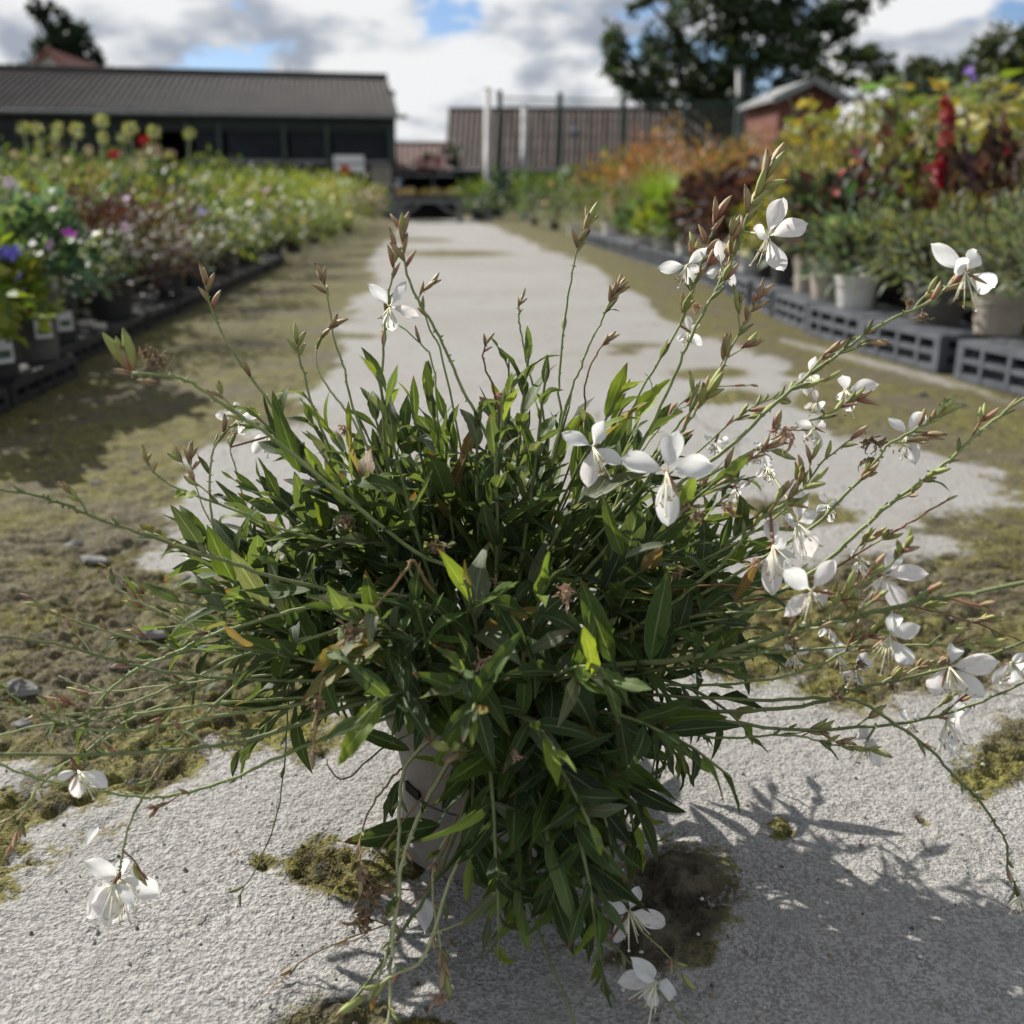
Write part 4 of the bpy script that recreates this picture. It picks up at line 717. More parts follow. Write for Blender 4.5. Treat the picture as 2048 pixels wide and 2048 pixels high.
# right bed ------------------------------------------------------------
k = 0
for (u0, v0, u1, v1) in [(1906, 757, 2070, 800), (1715, 704, 1871, 746)]:
    a = G(u0, v0); b = G(u1, v1); d = (b-a).normalized(); nrm = Vector((-d.y, d.x, 0)); nrm = nrm if nrm.x > 0 else -nrm; c = a + d*.23 + nrm*.15
    crate('grey', (c.x, c.y, 0), math.atan2(d.y, d.x), 'upturned grey crate, %s from the near end of the right bed' % ORD[k], 'upturned grey crates'); k += 1
Y = 3.69
while Y < 12:
    dx = (xr(Y+.5) - xr(Y))/.5; crate('grey', (xr(Y+.23)+.16, Y+.23, 0), PI/2 - math.atan(dx) + RU(-.05, .05), 'upturned grey crate, %s from the near end of the right bed' % ORDN(k+1), 'upturned grey crates'); Y += RU(.50, .56); k += 1
FR = [(2.92, .17, 'grey_leaf_plant', 'grey-green fine-leaved plant in a beige pot, nearest on the right', dict(R=.24, H=.30, n=900, leaf=.05, pal=GRY, asp=.25, potk='pot_beige', pr=.085, ph=.13)),
      (3.22, .20, 'grey_leaf_plant', 'grey-green plant in a wide low beige pot, second on the right', dict(R=.22, H=.28, n=800, leaf=.05, pal=GRY, asp=.25, potk='pot_beige', pr=.085, ph=.13)),
      (3.50, .18, 'grey_leaf_plant', 'fine grey-green plant in a broad grey pot on a crate', dict(R=.24, H=.27, n=900, leaf=.05, pal=GRY+OLV, asp=.22, potk='pot_grey', pr=.105, ph=.13)),
      (4.02, .14, 'silver_leaf_plant', 'green feathery plant in a white pot beside the grey pot', dict(R=.22, H=.26, n=900, leaf=.05, pal=BLU+GRY, asp=.25, potk='pot_white', pr=.085, ph=.12)),
      (4.35, .16, 'dark_dahlia', 'dark leaved plant in a tall beige pot with a collar', dict(R=.24, H=.34, n=500, leaf=.07, pal=PUR+DGR, potk='pot_beige', pr=.095, ph=.17, fl=[(RED, .02, 4)])),
      (4.66, .16, 'olive_plant', 'olive green plant in a slim beige pot next to the collared pot', dict(R=.18, H=.32, n=450, leaf=.05, pal=OLV, asp=.4, potk='pot_beige', pr=.08, ph=.16)),
      (5.02, .16, 'olive_plant', 'olive plant in a black pot with yellow lower leaves', dict(R=.22, H=.34, n=450, leaf=.055, pal=OLV+YEL, asp=.5, potk='pot_black', pr=.10, ph=.17)),
      (5.45, .15, 'olive_plant', 'small leafy plant in a dark pot beside the burgundy heucheras', dict(R=.20, H=.24, n=400, leaf=.06, pal=GRN+YEL, asp=.8, potk='pot_black', pr=.08, ph=.14)),
      (5.95, .18, 'burgundy_heuchera', 'burgundy crinkled heuchera, nearest of the dark ones', dict(R=.26, H=.30, n=420, leaf=.07, pal=BUR+PUR, asp=.95, potk='pot_white', pr=.09, ph=.14)),
      (6.45, .20, 'burgundy_heuchera', 'tall burgundy heuchera in the middle of the dark ones', dict(R=.28, H=.42, n=480, leaf=.07, pal=PUR+BUR, asp=.95, potk='pot_white', pr=.09, ph=.14)),
      (7.0, .20, 'burgundy_heuchera', 'farthest burgundy heuchera in the right front line', dict(R=.30, H=.40, n=480, leaf=.075, pal=BUR, asp=.95, potk='pot_black', pr=.09, ph=.14)),
      (7.6, .14, 'green_heuchera', 'fresh green low heuchera before the lime grass', dict(R=.26, H=.24, n=400, leaf=.08, pal=GRN, asp=.95, potk='pot_white', pr=.09, ph=.13)),
      (8.3, .12, 'green_heuchera', 'yellow-green low plant before the lime grass', dict(R=.26, H=.22, n=400, leaf=.075, pal=LIM, asp=.9, potk='pot_white', pr=.09, ph=.13)),
      (9.1, .12, 'green_heuchera', 'pale green low plant beside the lime grass', dict(R=.3, H=.22, n=400, leaf=.08, pal=GRN+BLU, asp=.9, potk='pot_white', pr=.09, ph=.13)),
      (9.9, .40, 'lime_grass', 'upright tuft of lime green grass in the right bed', dict(kind='grass', R=.40, H=.62, n=420, leaf=.012, pal=[(.17, .27, .035), (.21, .31, .05)], potk='pot_black', pr=.11, ph=.18)),
      (11.0, .15, 'bushy_plant', 'soft olive bush just past the lime grass', dict(R=.45, H=.4, n=600, leaf=.06, pal=OLV+GRN, asp=.35, potk='pot_white')),
      (12.5, .2, 'bushy_plant', 'grey-green loose bush far along the right front line', dict(R=.5, H=.5, n=600, leaf=.06, pal=OLV+GRY, asp=.35, potk='pot_white')),
      (14.2, .2, 'bushy_plant', 'green and orange flecked bush far along the right front line', dict(R=.55, H=.6, n=700, leaf=.06, pal=GRN+OLV+GRY, asp=.35, potk='pot_white', fl=[((.6, .28, .12), .04, 5)])),
      (16.4, .2, 'bushy_plant', 'leafy green bush close to the end of the path, right side', dict(R=.7, H=.75, n=800, leaf=.08, pal=GRN, asp=.5, potk='pot_black')),
      (18.6, .1, 'bushy_plant', 'dark green bush beside the bench at the path end', dict(R=.7, H=.7, n=700, leaf=.09, pal=DGR+GRN, asp=.5, potk='pot_black'))]
for (Y, o, nm, lb, kw) in FR: plant(nm, lb, Y, xr(Y) + o, .1205 if Y < 12 else 0, 'right bed front line', **kw)
BR = [  # Y, offset, name, label, keywords: taller plants behind
      (3.9, .62, 'dark_dahlia', 'black-purple dahlia foliage behind the beige pots', dict(R=.32, H=.55, n=600, leaf=.08, pal=PUR, fl=[(RED, .028, 5)])),
      (4.6, .55, 'dark_dahlia', 'dark bronze dahlia bush with scattered red blooms', dict(R=.34, H=.62, n=600, leaf=.08, pal=OLV+OLV+PUR+GRN, fl=[(RED, .024, 8)])),
      (5.3, .75, 'dark_dahlia', 'second bronze bush with red blooms, left of the red spike', dict(R=.36, H=.72, n=600, leaf=.07, pal=OLV+OLV+PUR+TAN, fl=[(RED, .024, 10), ((.25, .02, .06), .03, 8)])),
      (3.35, .62, 'grey_leaf_plant', 'large grey-green mound rising at the right edge', dict(R=.32, H=.5, n=1100, leaf=.06, pal=GRY, asp=.25)),
      (4.0, 1.05, 'olive_plant', 'olive green bush at the right edge behind the grey mound', dict(R=.38, H=.78, n=700, leaf=.07, pal=OLV+GRN, asp=.4, fl=[(RED, .028, 4)])),
      (6.0, .8, 'olive_plant', 'tangled olive bush with dried stems behind the heucheras', dict(R=.42, H=.72, n=800, leaf=.055, pal=OLV+TAN, asp=.35, fl=[(PINK, .03, 3)])),
      (6.9, .9, 'olive_plant', 'tangled yellow-olive bush farther behind the heucheras', dict(R=.45, H=.78, n=800, leaf=.06, pal=OLV+YEL, asp=.4, fl=[(PUR2, .03, 3)])),
      (5.0, 1.4, 'yellow_vine', 'tall yellow-green vine with large leaves below the corner tree', dict(kind='tall', R=.6, H=1.12, n=210, leaf=.13, pal=YEL+OLV, asp=.75)),
      (5.9, 1.35, 'yellow_vine', 'tall yellow-green plant with purple spikes left of the red spike', dict(kind='tall', R=.6, H=1.05, n=210, leaf=.13, pal=YEL+LIM, asp=.7, fl=[(PUR2, .03, 5)])),
      (6.9, 1.55, 'yellow_vine', 'tall large-leaved yellow plant in front of the red shed', dict(kind='tall', R=.7, H=1.2, n=230, leaf=.16, pal=YEL+LIM, asp=.75, fl=[(PUR2, .03, 4)])),
      (7.9, 1.35, 'yellow_vine', 'large-leaved lime plant left of the red shed', dict(kind='tall', R=.6, H=1.1, n=190, leaf=.17, pal=LIM+YEL, asp=.75, fl=[(PUR2, .04, 3)])),
      (4.3, 1.75, 'yellow_vine', 'big yellowing vine filling the right edge of the bed', dict(kind='tall', R=.6, H=1.15, n=210, leaf=.12, pal=YEL+LIM, asp=.75)),
      (8.2, .75, 'orange_spiraea', 'orange-brown shrub, nearest of the autumn coloured ones', dict(R=.42, H=.62, n=800, leaf=.06, pal=ORA+OLV, asp=.4)),
      (9.4, .9, 'orange_spiraea', 'rusty orange shrub behind the lime grass', dict(R=.5, H=.82, n=900, leaf=.065, pal=ORA, asp=.4)),
      (10.8, .7, 'orange_spiraea', 'brown-orange shrub rising highest of the autumn ones', dict(R=.55, H=1.0, n=900, leaf=.07, pal=ORA, asp=.4, fl=[((.62, .35, .16), .04, 5)])),
      (12.6, .8, 'orange_spiraea', 'orange shrub with pinkish tips before the fence post', dict(R=.6, H=.95, n=900, leaf=.075, pal=ORA+[(.3, .13, .08)], asp=.4, fl=[((.62, .28, .16), .05, 6)])),
      (14.6, .9, 'orange_spiraea', 'farthest orange shrub dotted with yellow flowers', dict(R=.65, H=.9, n=800, leaf=.08, pal=ORA+OLV, asp=.4, fl=[(YLW, .05, 6)])),
      (9.0, 1.9, 'olive_plant', 'broad olive shrub before the left wall of the red shed', dict(R=.6, H=.9, n=800, leaf=.08, pal=OLV+ORA, asp=.45)),
      (11.0, 1.9, 'olive_plant', 'brownish olive shrub in front of the barn fence', dict(R=.7, H=.95, n=800, leaf=.085, pal=OLV+ORA+TAN, asp=.45)),
      (13.5, 2.2, 'olive_plant', 'dark olive shrub deep in the right bed by the fence', dict(R=.8, H=.95, n=800, leaf=.09, pal=OLV+TAN, asp=.45)),
      (16.8, 1.5, 'bushy_plant', 'green shrub at the foot of the left fence post', dict(R=.8, H=.9, n=800, leaf=.10, pal=GRN, asp=.45)),
      (8.5, 2.9, 'olive_plant', 'yellow-olive thicket below the dark fence at right', dict(R=.8, H=1.05, n=900, leaf=.09, pal=OLV+YEL, asp=.5)),
      (6.6, 2.4, 'olive_plant', 'yellow-green thicket behind the red spike', dict(R=.6, H=.98, n=900, leaf=.08, pal=OLV+YEL, asp=.5)),
      (10.5, 3.6, 'olive_plant', 'olive thicket far right below the corner tree', dict(R=1.0, H=1.2, n=900, leaf=.10, pal=OLV+GRN, asp=.5)),
      (11.5, 2.8, 'olive_plant', 'olive thicket at the foot of the red shed', dict(R=.8, H=1.0, n=900, leaf=.10, pal=OLV+YEL, asp=.5))]
for (Y, o, nm, lb, kw) in BR: plant(nm, lb, Y, xr(Y) + o, 0, 'right bed deeper lines', potk='pot_black', pr=.12, ph=.2, **kw)
def red_spike(label, tops, Y, n_each, w):
    c = P(tops[0][0], 400, Y); root = empty('red_lobelia', (c.x, Y, 0)); tag(root, label, 'flower', 'red flower spikes in the right bed'); pot(root, 'pot_black', .11, .18); foliage(root, 'mound', .16, .16, .42, 260, .09, PUR+OLV, .3)
    for (u, v0, v1) in tops:
        a = P(u, v0, Y) - Vector((c.x, Y, 0)); b = P(u-8, v1, Y) - Vector((c.x, Y, 0)); m = MB(); m.tube(smooth_path([Vector((b.x*.3, 0, .16)), b, a], 4), .006, 6); m.build('flower_stem', M['stem_red'], root, smooth=True, local=True)
        for j in range(n_each): t = RU(0, 1); p = b.lerp(a, t); d = rvec(); d.z *= .4; bgflower(root, p + d*w*(1.05-.55*t), .017*RU(.7, 1.4), (RU(.18, .36), .006, .016), d + Vector((0, -.3, .2)))
red_spike('tall deep red flower spike standing highest in the right bed', [(1898, 190, 400), (1886, 300, 420)], 4.0, 70, .036)
red_spike('short red spikes below and left of the tall red spike', [(1694, 385, 425), (1735, 330, 390), (1770, 325, 360)], 4.9, 14, .03)
red_spike('red spikes at the right edge of the bed', [(2000, 355, 410), (2036, 390, 420)], 4.4, 14, .03)
# far end of the path: bench with trays, bin
def path_end():
    Y = 21.0; a = P(800, 440, Y); b = P(925, 440, Y); root = empty('potting_bench', ((a.x+b.x)/2, Y, 0)); tag(root, 'grey slatted bench carrying plant trays at the end of the path', 'bench'); zt = P(860, 403, Y).z
    for k in range(5): m = MB(); m.box(((a.x+b.x)/2, Y-.4+k*.2, zt), (b.x-a.x, .17, .05)); m.build('top_slat', M['frame_grey'], root)
    for x in (a.x+.05, b.x-.05):
        for y in (Y-.42, Y+.42): m = MB(); m.box((x, y, (zt-.025)/2), (.08, .08, zt-.026)); m.build('leg', M['steel'], root)
    
    for p, q in ((a.x+.1, a.x+.45), (b.x-.1, b.x-.45)): m = MB(); m.bar((p, Y-.42, .12), (q, Y-.42, zt-.05), .05); m.build('brace', M['steel'], root)
    m = MB(); m.box(((a.x+b.x)/2, Y+.3, zt*.5), (b.x-a.x-.3, .03, zt*.8)); m.build('back_board', M['shade_black'], root)
    for k in range(3):
        x = a.x + (b.x-a.x)*(k+.5)/3; r = empty('seedling_tray', (x, Y-.2, zt+.026)); tag(r, ['tray of orange plants on the left of the bench', 'tray of orange plants in the middle of the bench', 'tray of orange plants on the right of the bench'][k], 'tray', 'trays on the bench')
        m = MB(); m.box((0, 0, .04), (.38, .5, .08)); m.build('tray', M['crate_dark'], r, local=True); foliage(r, 'mound', .07, .22, .13, 160, .06, ORA+GRN, .5)
    c = P(822, 440, 22.5); root = empty('storage_bin', (c.x-.25, 22.5, 0)); tag(root, 'blue-grey upright bin left of the bench at the path end', 'bin'); m = MB(); h = P(822, 372, 22.5).z
    m.box((0, 0, h*.46), (.52, .5, h*.92)); m.build('body', M['blue_bin'], root, local=True); m = MB(); m.box((0, -.02, h*.945), (.56, .56, h*.05)); m.build('lid', M['blue_bin'], root, local=True); m = MB(); m.tube([(-.2, -.29, h*.9), (.2, -.29, h*.9)], .02, 8); m.build('handle', M['pot_black'], root, local=True)
    for (u, v, Yq, lb, pal, fl) in [(905, 318, 32.2, 'dark hanging greenery along the canopy edge', DGR, []), (858, 335, 32.3, 'pink flowering hanging basket under the canopy', GRN, [(PNK2, .09, 26)])]:
        c = P(u, v, Yq); r = empty('hanging_basket', c); tag(r, lb, 'basket', 'hanging baskets'); m = MB(); m.lathe([(.02, -.22), (.18, -.15), (.24, 0), (.22, 0)], 14); m.build('bowl', M['pot_black'], r, local=True); foliage(r, 'mound', -.02, .42, .34, 200, .12, pal, .6)
        m = MB(); m.tube([(0, 0, .2), (0, .3, .62)], .012, 5); m.build('chain', M['frame_grey'], r, local=True)
        for (cc, s, k) in fl:
            for j in range(k): d = rvec(); d.y = -abs(d.y); bgflower(r, Vector((d.x*.42, d.y*.4, .12+d.z*.22)), s, cc)
    for (u, Yq, lb, kw) in [(955, 22, 'green leafy shrub right of the bench at the path end', dict(R=.55, H=.55, n=600, leaf=.10, pal=GRN)), (775, 24, 'reddish shrub in front of the shed corner plinth', dict(R=.4, H=.5, n=400, leaf=.09, pal=TAN+BUR)), (985, 25, 'loose green shrub under the fence corner post', dict(R=.7, H=.9, n=700, leaf=.11, pal=GRN+DGR))]:
        plant('leafy_shrub', lb, Yq, P(u, 420, Yq).x, 0, 'shrubs at the path end', potk='pot_black', pr=.15, ph=.2, **kw)
path_end()
# ------------------------------------------------------------------ the potted plant in front
PC = Vector((-.025, .778, 0)); POT_Z0, POT_H, POT_R = .056, .112, .090
CROWN = Vector((PC.x, PC.y, POT_Z0 + POT_H - .012))
base = empty('upturned_pot', PC); tag(base, 'taupe plastic pot turned upside down on the concrete under the plant pot', 'pot')
m = MB(); m.lathe([(.076, 0), (.079, .001), (.079, .012), (.0765, .014), (.072, POT_Z0-.004), (.069, POT_Z0), (.001, POT_Z0+.0)], 48); m.build('pot_body', M['taupe'], base, local=True, smooth=True)
gaura = empty('gaura_plant', PC); tag(gaura, 'large white-flowered gaura in a taupe pot standing in the middle of the path', 'plant')
m = MB(); r = POT_R
m.lathe([(.001, .0015), (r*.76, .0012), (r*.79, .004), (r*.90, POT_H*.55), (r*.905, POT_H*.56), (r*.955, POT_H*.575), (r*1.0, POT_H*.94), (r*1.045, POT_H*.945), (r*1.045, POT_H), (r*.97, POT_H), (r*.95, POT_H-.02)], 56)
for i in range(len(m.v)): m.v[i] = (m.v[i][0], m.v[i][1], m.v[i][2] + POT_Z0)
m.build('pot', M['taupe'], gaura, local=True, smooth=True)
m = MB(); m.lathe([(.001, POT_Z0+POT_H-.016), (r*.95, POT_Z0+POT_H-.02)], 40); m.build('soil', M['soil'], gaura, local=True)
for k in range(6):
    a = 2*PI*k/6 + .62; d = Vector((math.cos(a), math.sin(a), 0)); m = MB(); m.box(d*(r*.792) + Vector((0, 0, POT_Z0+.009)), (.022, .006, .009), rz=a+PI/2); m.build('drain_slot', M['hole'], gaura, local=True)
# ---- leaf shapes
def leaf_mesh(name, seed, width, curl, fold, wave, teeth, mat):
    rr = random.Random(seed); NR, NC = 12, 5; V = []; F = []; UV = []; ph = rr.uniform(0, 6); tw = rr.uniform(-.95, .95)
    for i in range(NR+1):
        t = i/NR; w = width*.5*(math.sin(PI*min(1, t**.82))**.85*.93 + .07*(1-t)) if t < 1 else .0008
        if 0 < i < NR: w *= 1 + teeth*(1 if i % 2 else -1)*(.6 if .25 < t < .95 else .2)
        ang = curl*t; y = (math.sin(ang)/curl if abs(curl) > 1e-3 else t); z = -(1-math.cos(ang))/curl if abs(curl) > 1e-3 else 0
        for j in range(NC):
            s = (j/(NC-1) - .5)*2; x = s*w; a = tw*t; dz = abs(s)*w*fold + wave*w*math.sin(ph + t*9 + s*1.5)*abs(s)
            V.append((x*math.cos(a) - dz*math.sin(a)*.5, y, z + dz + x*math.sin(a))); UV.append((j/(NC-1), t))
    for i in range(NR):
        for j in range(NC-1): F.append((i*NC+j, i*NC+j+1, (i+1)*NC+j+1, (i+1)*NC+j))
    return V, F, UV
LEAFV = [leaf_mesh('leaf', k, random.Random(k).uniform(.19, .33), random.Random(k+50).uniform(-.5, 1.45), random.Random(k+90).uniform(.1, .65), random.Random(k+20).uniform(.08, .5), .045 if k % 3 else .09, None) for k in range(18)]
LEAFM = [make_mesh('leaf', v, f, M['leaf'], uv=uv) for v, f, uv in LEAFV]
leaves = []                                                  # (variant, matrix, colour)
def frame(p, d, n, s):
    d = d.normalized(); n = (n - d*n.dot(d)); n = n.normalized() if n.length > 1e-5 else d.orthogonal().normalized(); x = d.cross(n)
    return Matrix(((x.x*s, d.x*s, n.x*s, p.x), (x.y*s, d.y*s, n.y*s, p.y), (x.z*s, d.z*s, n.z*s, p.z), (0, 0, 0, 1)))
def pot_push(p, mg=.006):
    q = Vector((p.x-PC.x, p.y-PC.y)); rr = POT_R*1.05 + mg
    if p.z < POT_Z0 + POT_H + .004 and q.length < rr: q = (q.normalized() if q.length > 1e-4 else Vector((0, -1)))*rr; p = Vector((PC.x+q.x, PC.y+q.y, p.z))
    p.z = max(p.z, .006); return p
DARKL = [(.026, .047, .014), (.033, .058, .017), (.024, .042, .016), (.040, .068, .020)]; MIDL = [(.052, .090, .018), (.070, .115, .022)]; BRT = [(.14, .205, .025), (.175, .24, .03)]; GRYL = [(.10, .12, .07), (.12, .138, .085)]; OLDL = [(.22, .17, .05), (.17, .10, .04), (.14, .13, .04)]
def leaf_color(t, out):
    x = random.random()
    if x < .09: pal = GRYL
    elif x > .975: pal = OLDL
    elif t > .8 and x < .55: pal = BRT if x < .3 else MIDL
    elif x < .45: pal = MIDL
    else: pal = DARKL
    c = random.choice(pal); k = RU(.8, 1.25); return tuple(v*k for v in c)
def shoot(p0, d0, length, droop, nl, lsize, stem_objs, spread=1.0, start=.15):
    pts = [p0.copy()]; d = d0.normalized(); N = 10; p = p0.copy()
    for i in range(N):
        t = (i+1)/N; d = (d + Vector((0, 0, -droop*.22*t)) + rvec()*.05).normalized(); p = pot_push(p + d*(length/N), .012 if d0.z < .2 else .002); pts.append(p.copy())
    sp = smooth_path(pts, 2); mb = MB(); mb.tube(sp, [.0021*(1-.6*i/len(sp)) for i in range(len(sp))], 6); stem_objs.append(mb)
    ga = RU(0, 6.28); M_ = len(sp)-1
    for i in range(nl):
        t = start + (1-start)*(i+.5)/nl; q = sp[int(t*M_)]; T = (sp[min(M_, int(t*M_)+1)] - sp[max(0, int(t*M_)-1)]).normalized(); u = T.orthogonal().normalized(); u.rotate(Quaternion(T, ga)); ga += 2.4 + RU(-.3, .3)
        al = math.radians(RU(32, 62) if t < .85 else RU(10, 32))*spread; dd = T*math.cos(al) + u*math.sin(al) + Vector((0, 0, -.10*droop)); s = lsize*RU(.7, 1.2)*(1.0 if t < .7 else 1.0-.55*(t-.7)/.3)
        nn = T - dd*T.dot(dd) + Vector((0, 0, .7)) + rvec()*.25; e = q + dd.normalized()*s
        if e.z < .004: dd.z = (.006-q.z)/max(s, .01)
        if e.z < POT_Z0+POT_H and (Vector((e.x-PC.x, e.y-PC.y)).length < POT_R*1.06): dd = dd + Vector((q.x-PC.x, q.y-PC.y, 0)).normalized()*.9
        leaves.append((random.randrange(18), frame(q, dd, nn, s), leaf_color(t, 0)))
    return sp
shoot_meshes = []; random.seed(21)
TIPS = [(540,775),(590,850),(560,900),(500,905),(480,985),(640,800),(655,720),(700,770),(745,705),(775,760),(800,705),(840,720),(880,740),(930,790),(960,740),(1000,760),(1030,800),(1075,700),(1100,670),(1140,720),(1175,760),(1190,800),(1240,790),(1300,800),(1330,770),(1300,870),(1400,860),(1440,900),(1480,880),(1450,960),(1520,1010),(470,1060),(450,1120),(620,900),(680,860),(720,850),(760,860),(820,830),(860,850),(900,860),(1060,860),(1110,880),(1220,900),(1270,930),(1360,950),(1400,1010),(530,1000),(590,960),(640,980),(500,1080),(1480,1060),(1540,1090),(980,880),(940,900),(1010,930)]
for (u_, v_) in TIPS:                                        # upright leafy shoots that make the top of the mound
    e = P(u_, v_ + 25, PC.y + RU(-.10, .13)); p0 = CROWN + Vector(((e.x-PC.x)*.2, (e.y-PC.y)*.2, 0)); d = e - p0; L_ = d.length
    shoot(p0, d + Vector((d.x*.05, d.y*.05, L_*.10)), L_*1.0, .22, random.randrange(12, 15), RU(.050, .069), shoot_meshes, start=.34, spread=.78)
for i in range(66):                                          # upright and splayed shoots forming the mound
    az = i*2.39996 + RU(-.3, .3); pol = math.radians(25 + 62*(i/66)**.9); L_ = RU(.15, .20) if pol < .95 else RU(.165, .215)
    fl_ = math.sin(az) < -.2 and math.cos(az) < .1 and pol > .8
    if fl_: pol *= .72
    d = Vector((math.cos(az)*math.sin(pol), math.sin(az)*math.sin(pol)*.85, math.cos(pol))); p0 = CROWN + Vector((math.cos(az), math.sin(az), 0))*RU(.008, .055)
    shoot(p0, d + Vector((0, 0, .12)), L_, .15 + .40*pol/1.5, random.randrange(12, 17), RU(.046, .063), shoot_meshes, start=.12 if pol > .6 else .28)
for i in range(20):                                          # low shoots leaning out over the rim and hanging
    az = RU(-1.3, -.2) if i % 5 < 3 else RU(2.7, 3.7); d = Vector((math.cos(az), math.sin(az), RU(-.05, .45))); p0 = CROWN + Vector((math.cos(az), math.sin(az), .05))*RU(.02, .06) + Vector((0, 0, .012))
    shoot(p0, d, RU(.10, .16), RU(.8, 1.5), random.randrange(10, 15), RU(.040, .056), shoot_meshes, start=.25)
for (az, L_, dr) in [(-1.25, .22, 2.6), (-1.15, .24, 2.6), (-1.35, .20, 2.5), (-1.45, .20, 2.8), (-1.2, .26, 2.4), (-1.0, .17, 2.5), (-.85, .14, 2.3), (-1.6, .15, 2.4), (-1.1, .18, 3.0), (-1.3, .16, 3.0), (-1.5, .24, 2.5)]:   # trailing down the front right of the pot
    d = Vector((math.cos(az), math.sin(az), .25)); p0 = CROWN + Vector((math.cos(az), math.sin(az), .2))*.06; shoot(p0, d, L_, dr, 17, RU(.048, .062), shoot_meshes, start=.35, spread=1.1)
# large single leaves that read one by one in the front: base pixel, tip pixel, depth, roll
for (bu, bv, tu, tv, Y, c) in [(940, 1482, 815, 1398, .655, MIDL[1]), (1000, 1472, 1040, 1395, .66, MIDL[1]), (905, 1535, 940, 1660, .655, GRYL[0]), (900, 1525, 1035, 1575, .645, GRYL[1]), (1112, 1630, 1232, 1510, .66, GRYL[0]), (1140, 1600, 1298, 1560, .68, DARKL[3]), (1040, 1650, 1010, 1490, .66, GRYL[0]), (1050, 1310, 980, 1185, .64, DARKL[3]), (1045, 1312, 1145, 1255, .63, GRYL[1]), (1225, 1325, 1160, 1160, .62, MIDL[0]), (1180, 1350, 1280, 1430, .64, DARKL[3]), (1300, 1320, 1335, 1140, .64, MIDL[0]), (1250, 1115, 1335, 1072, .66, GRYL[1]), (1245, 1110, 1200, 1000, .66, MIDL[1]),
                              (820, 1500, 680, 1445, .67, MIDL[0]), (890, 1530, 825, 1510, .655, BRT[0]), (725, 1390, 795, 1380, .66, BRT[0]), (800, 1390, 880, 1365, .66, BRT[0]), (790, 1385, 680, 1325, .66, DARKL[3]), (900, 1330, 780, 1305, .66, DARKL[1]), (1010, 1770, 985, 1850, .62, DARKL[3]), (1040, 1660, 975, 1810, .64, DARKL[1]), (1060, 1700, 985, 1860, .63, DARKL[3]), (1100, 1720, 1180, 1890, .62, DARKL[0]), (1060, 1790, 1110, 1850, .60, GRYL[0]), (980, 1830, 970, 1915, .60, GRYL[0]), (780, 1590, 765, 1655, .68, DARKL[3]), (800, 1560, 760, 1650, .69, DARKL[0]), (880, 1650, 690, 1690, .70, DARKL[1]), (560, 860, 545, 775, .72, MIDL[1]), (600, 945, 535, 775, .70, MIDL[1]), (370, 985, 338, 990, .66, BRT[1]), (395, 990, 345, 985, .66, BRT[1]), (700, 900, 712, 800, .74, BRT[1]), (690, 1010, 650, 920, .70, BRT[1]), (560, 1130, 500, 1110, .68, MIDL[1]), (620, 1180, 480, 1195, .66, MIDL[0])]:
    a = P(bu, bv, Y); b_ = P(tu, tv, Y + RU(-.015, .015)); d = b_ - a; nn = Vector((-.35, -.55, .75)) + rvec()*.25; k = RU(.9, 1.15); leaves.append((random.randrange(18), frame(a, d, nn, d.length), tuple(v*k for v in c)))
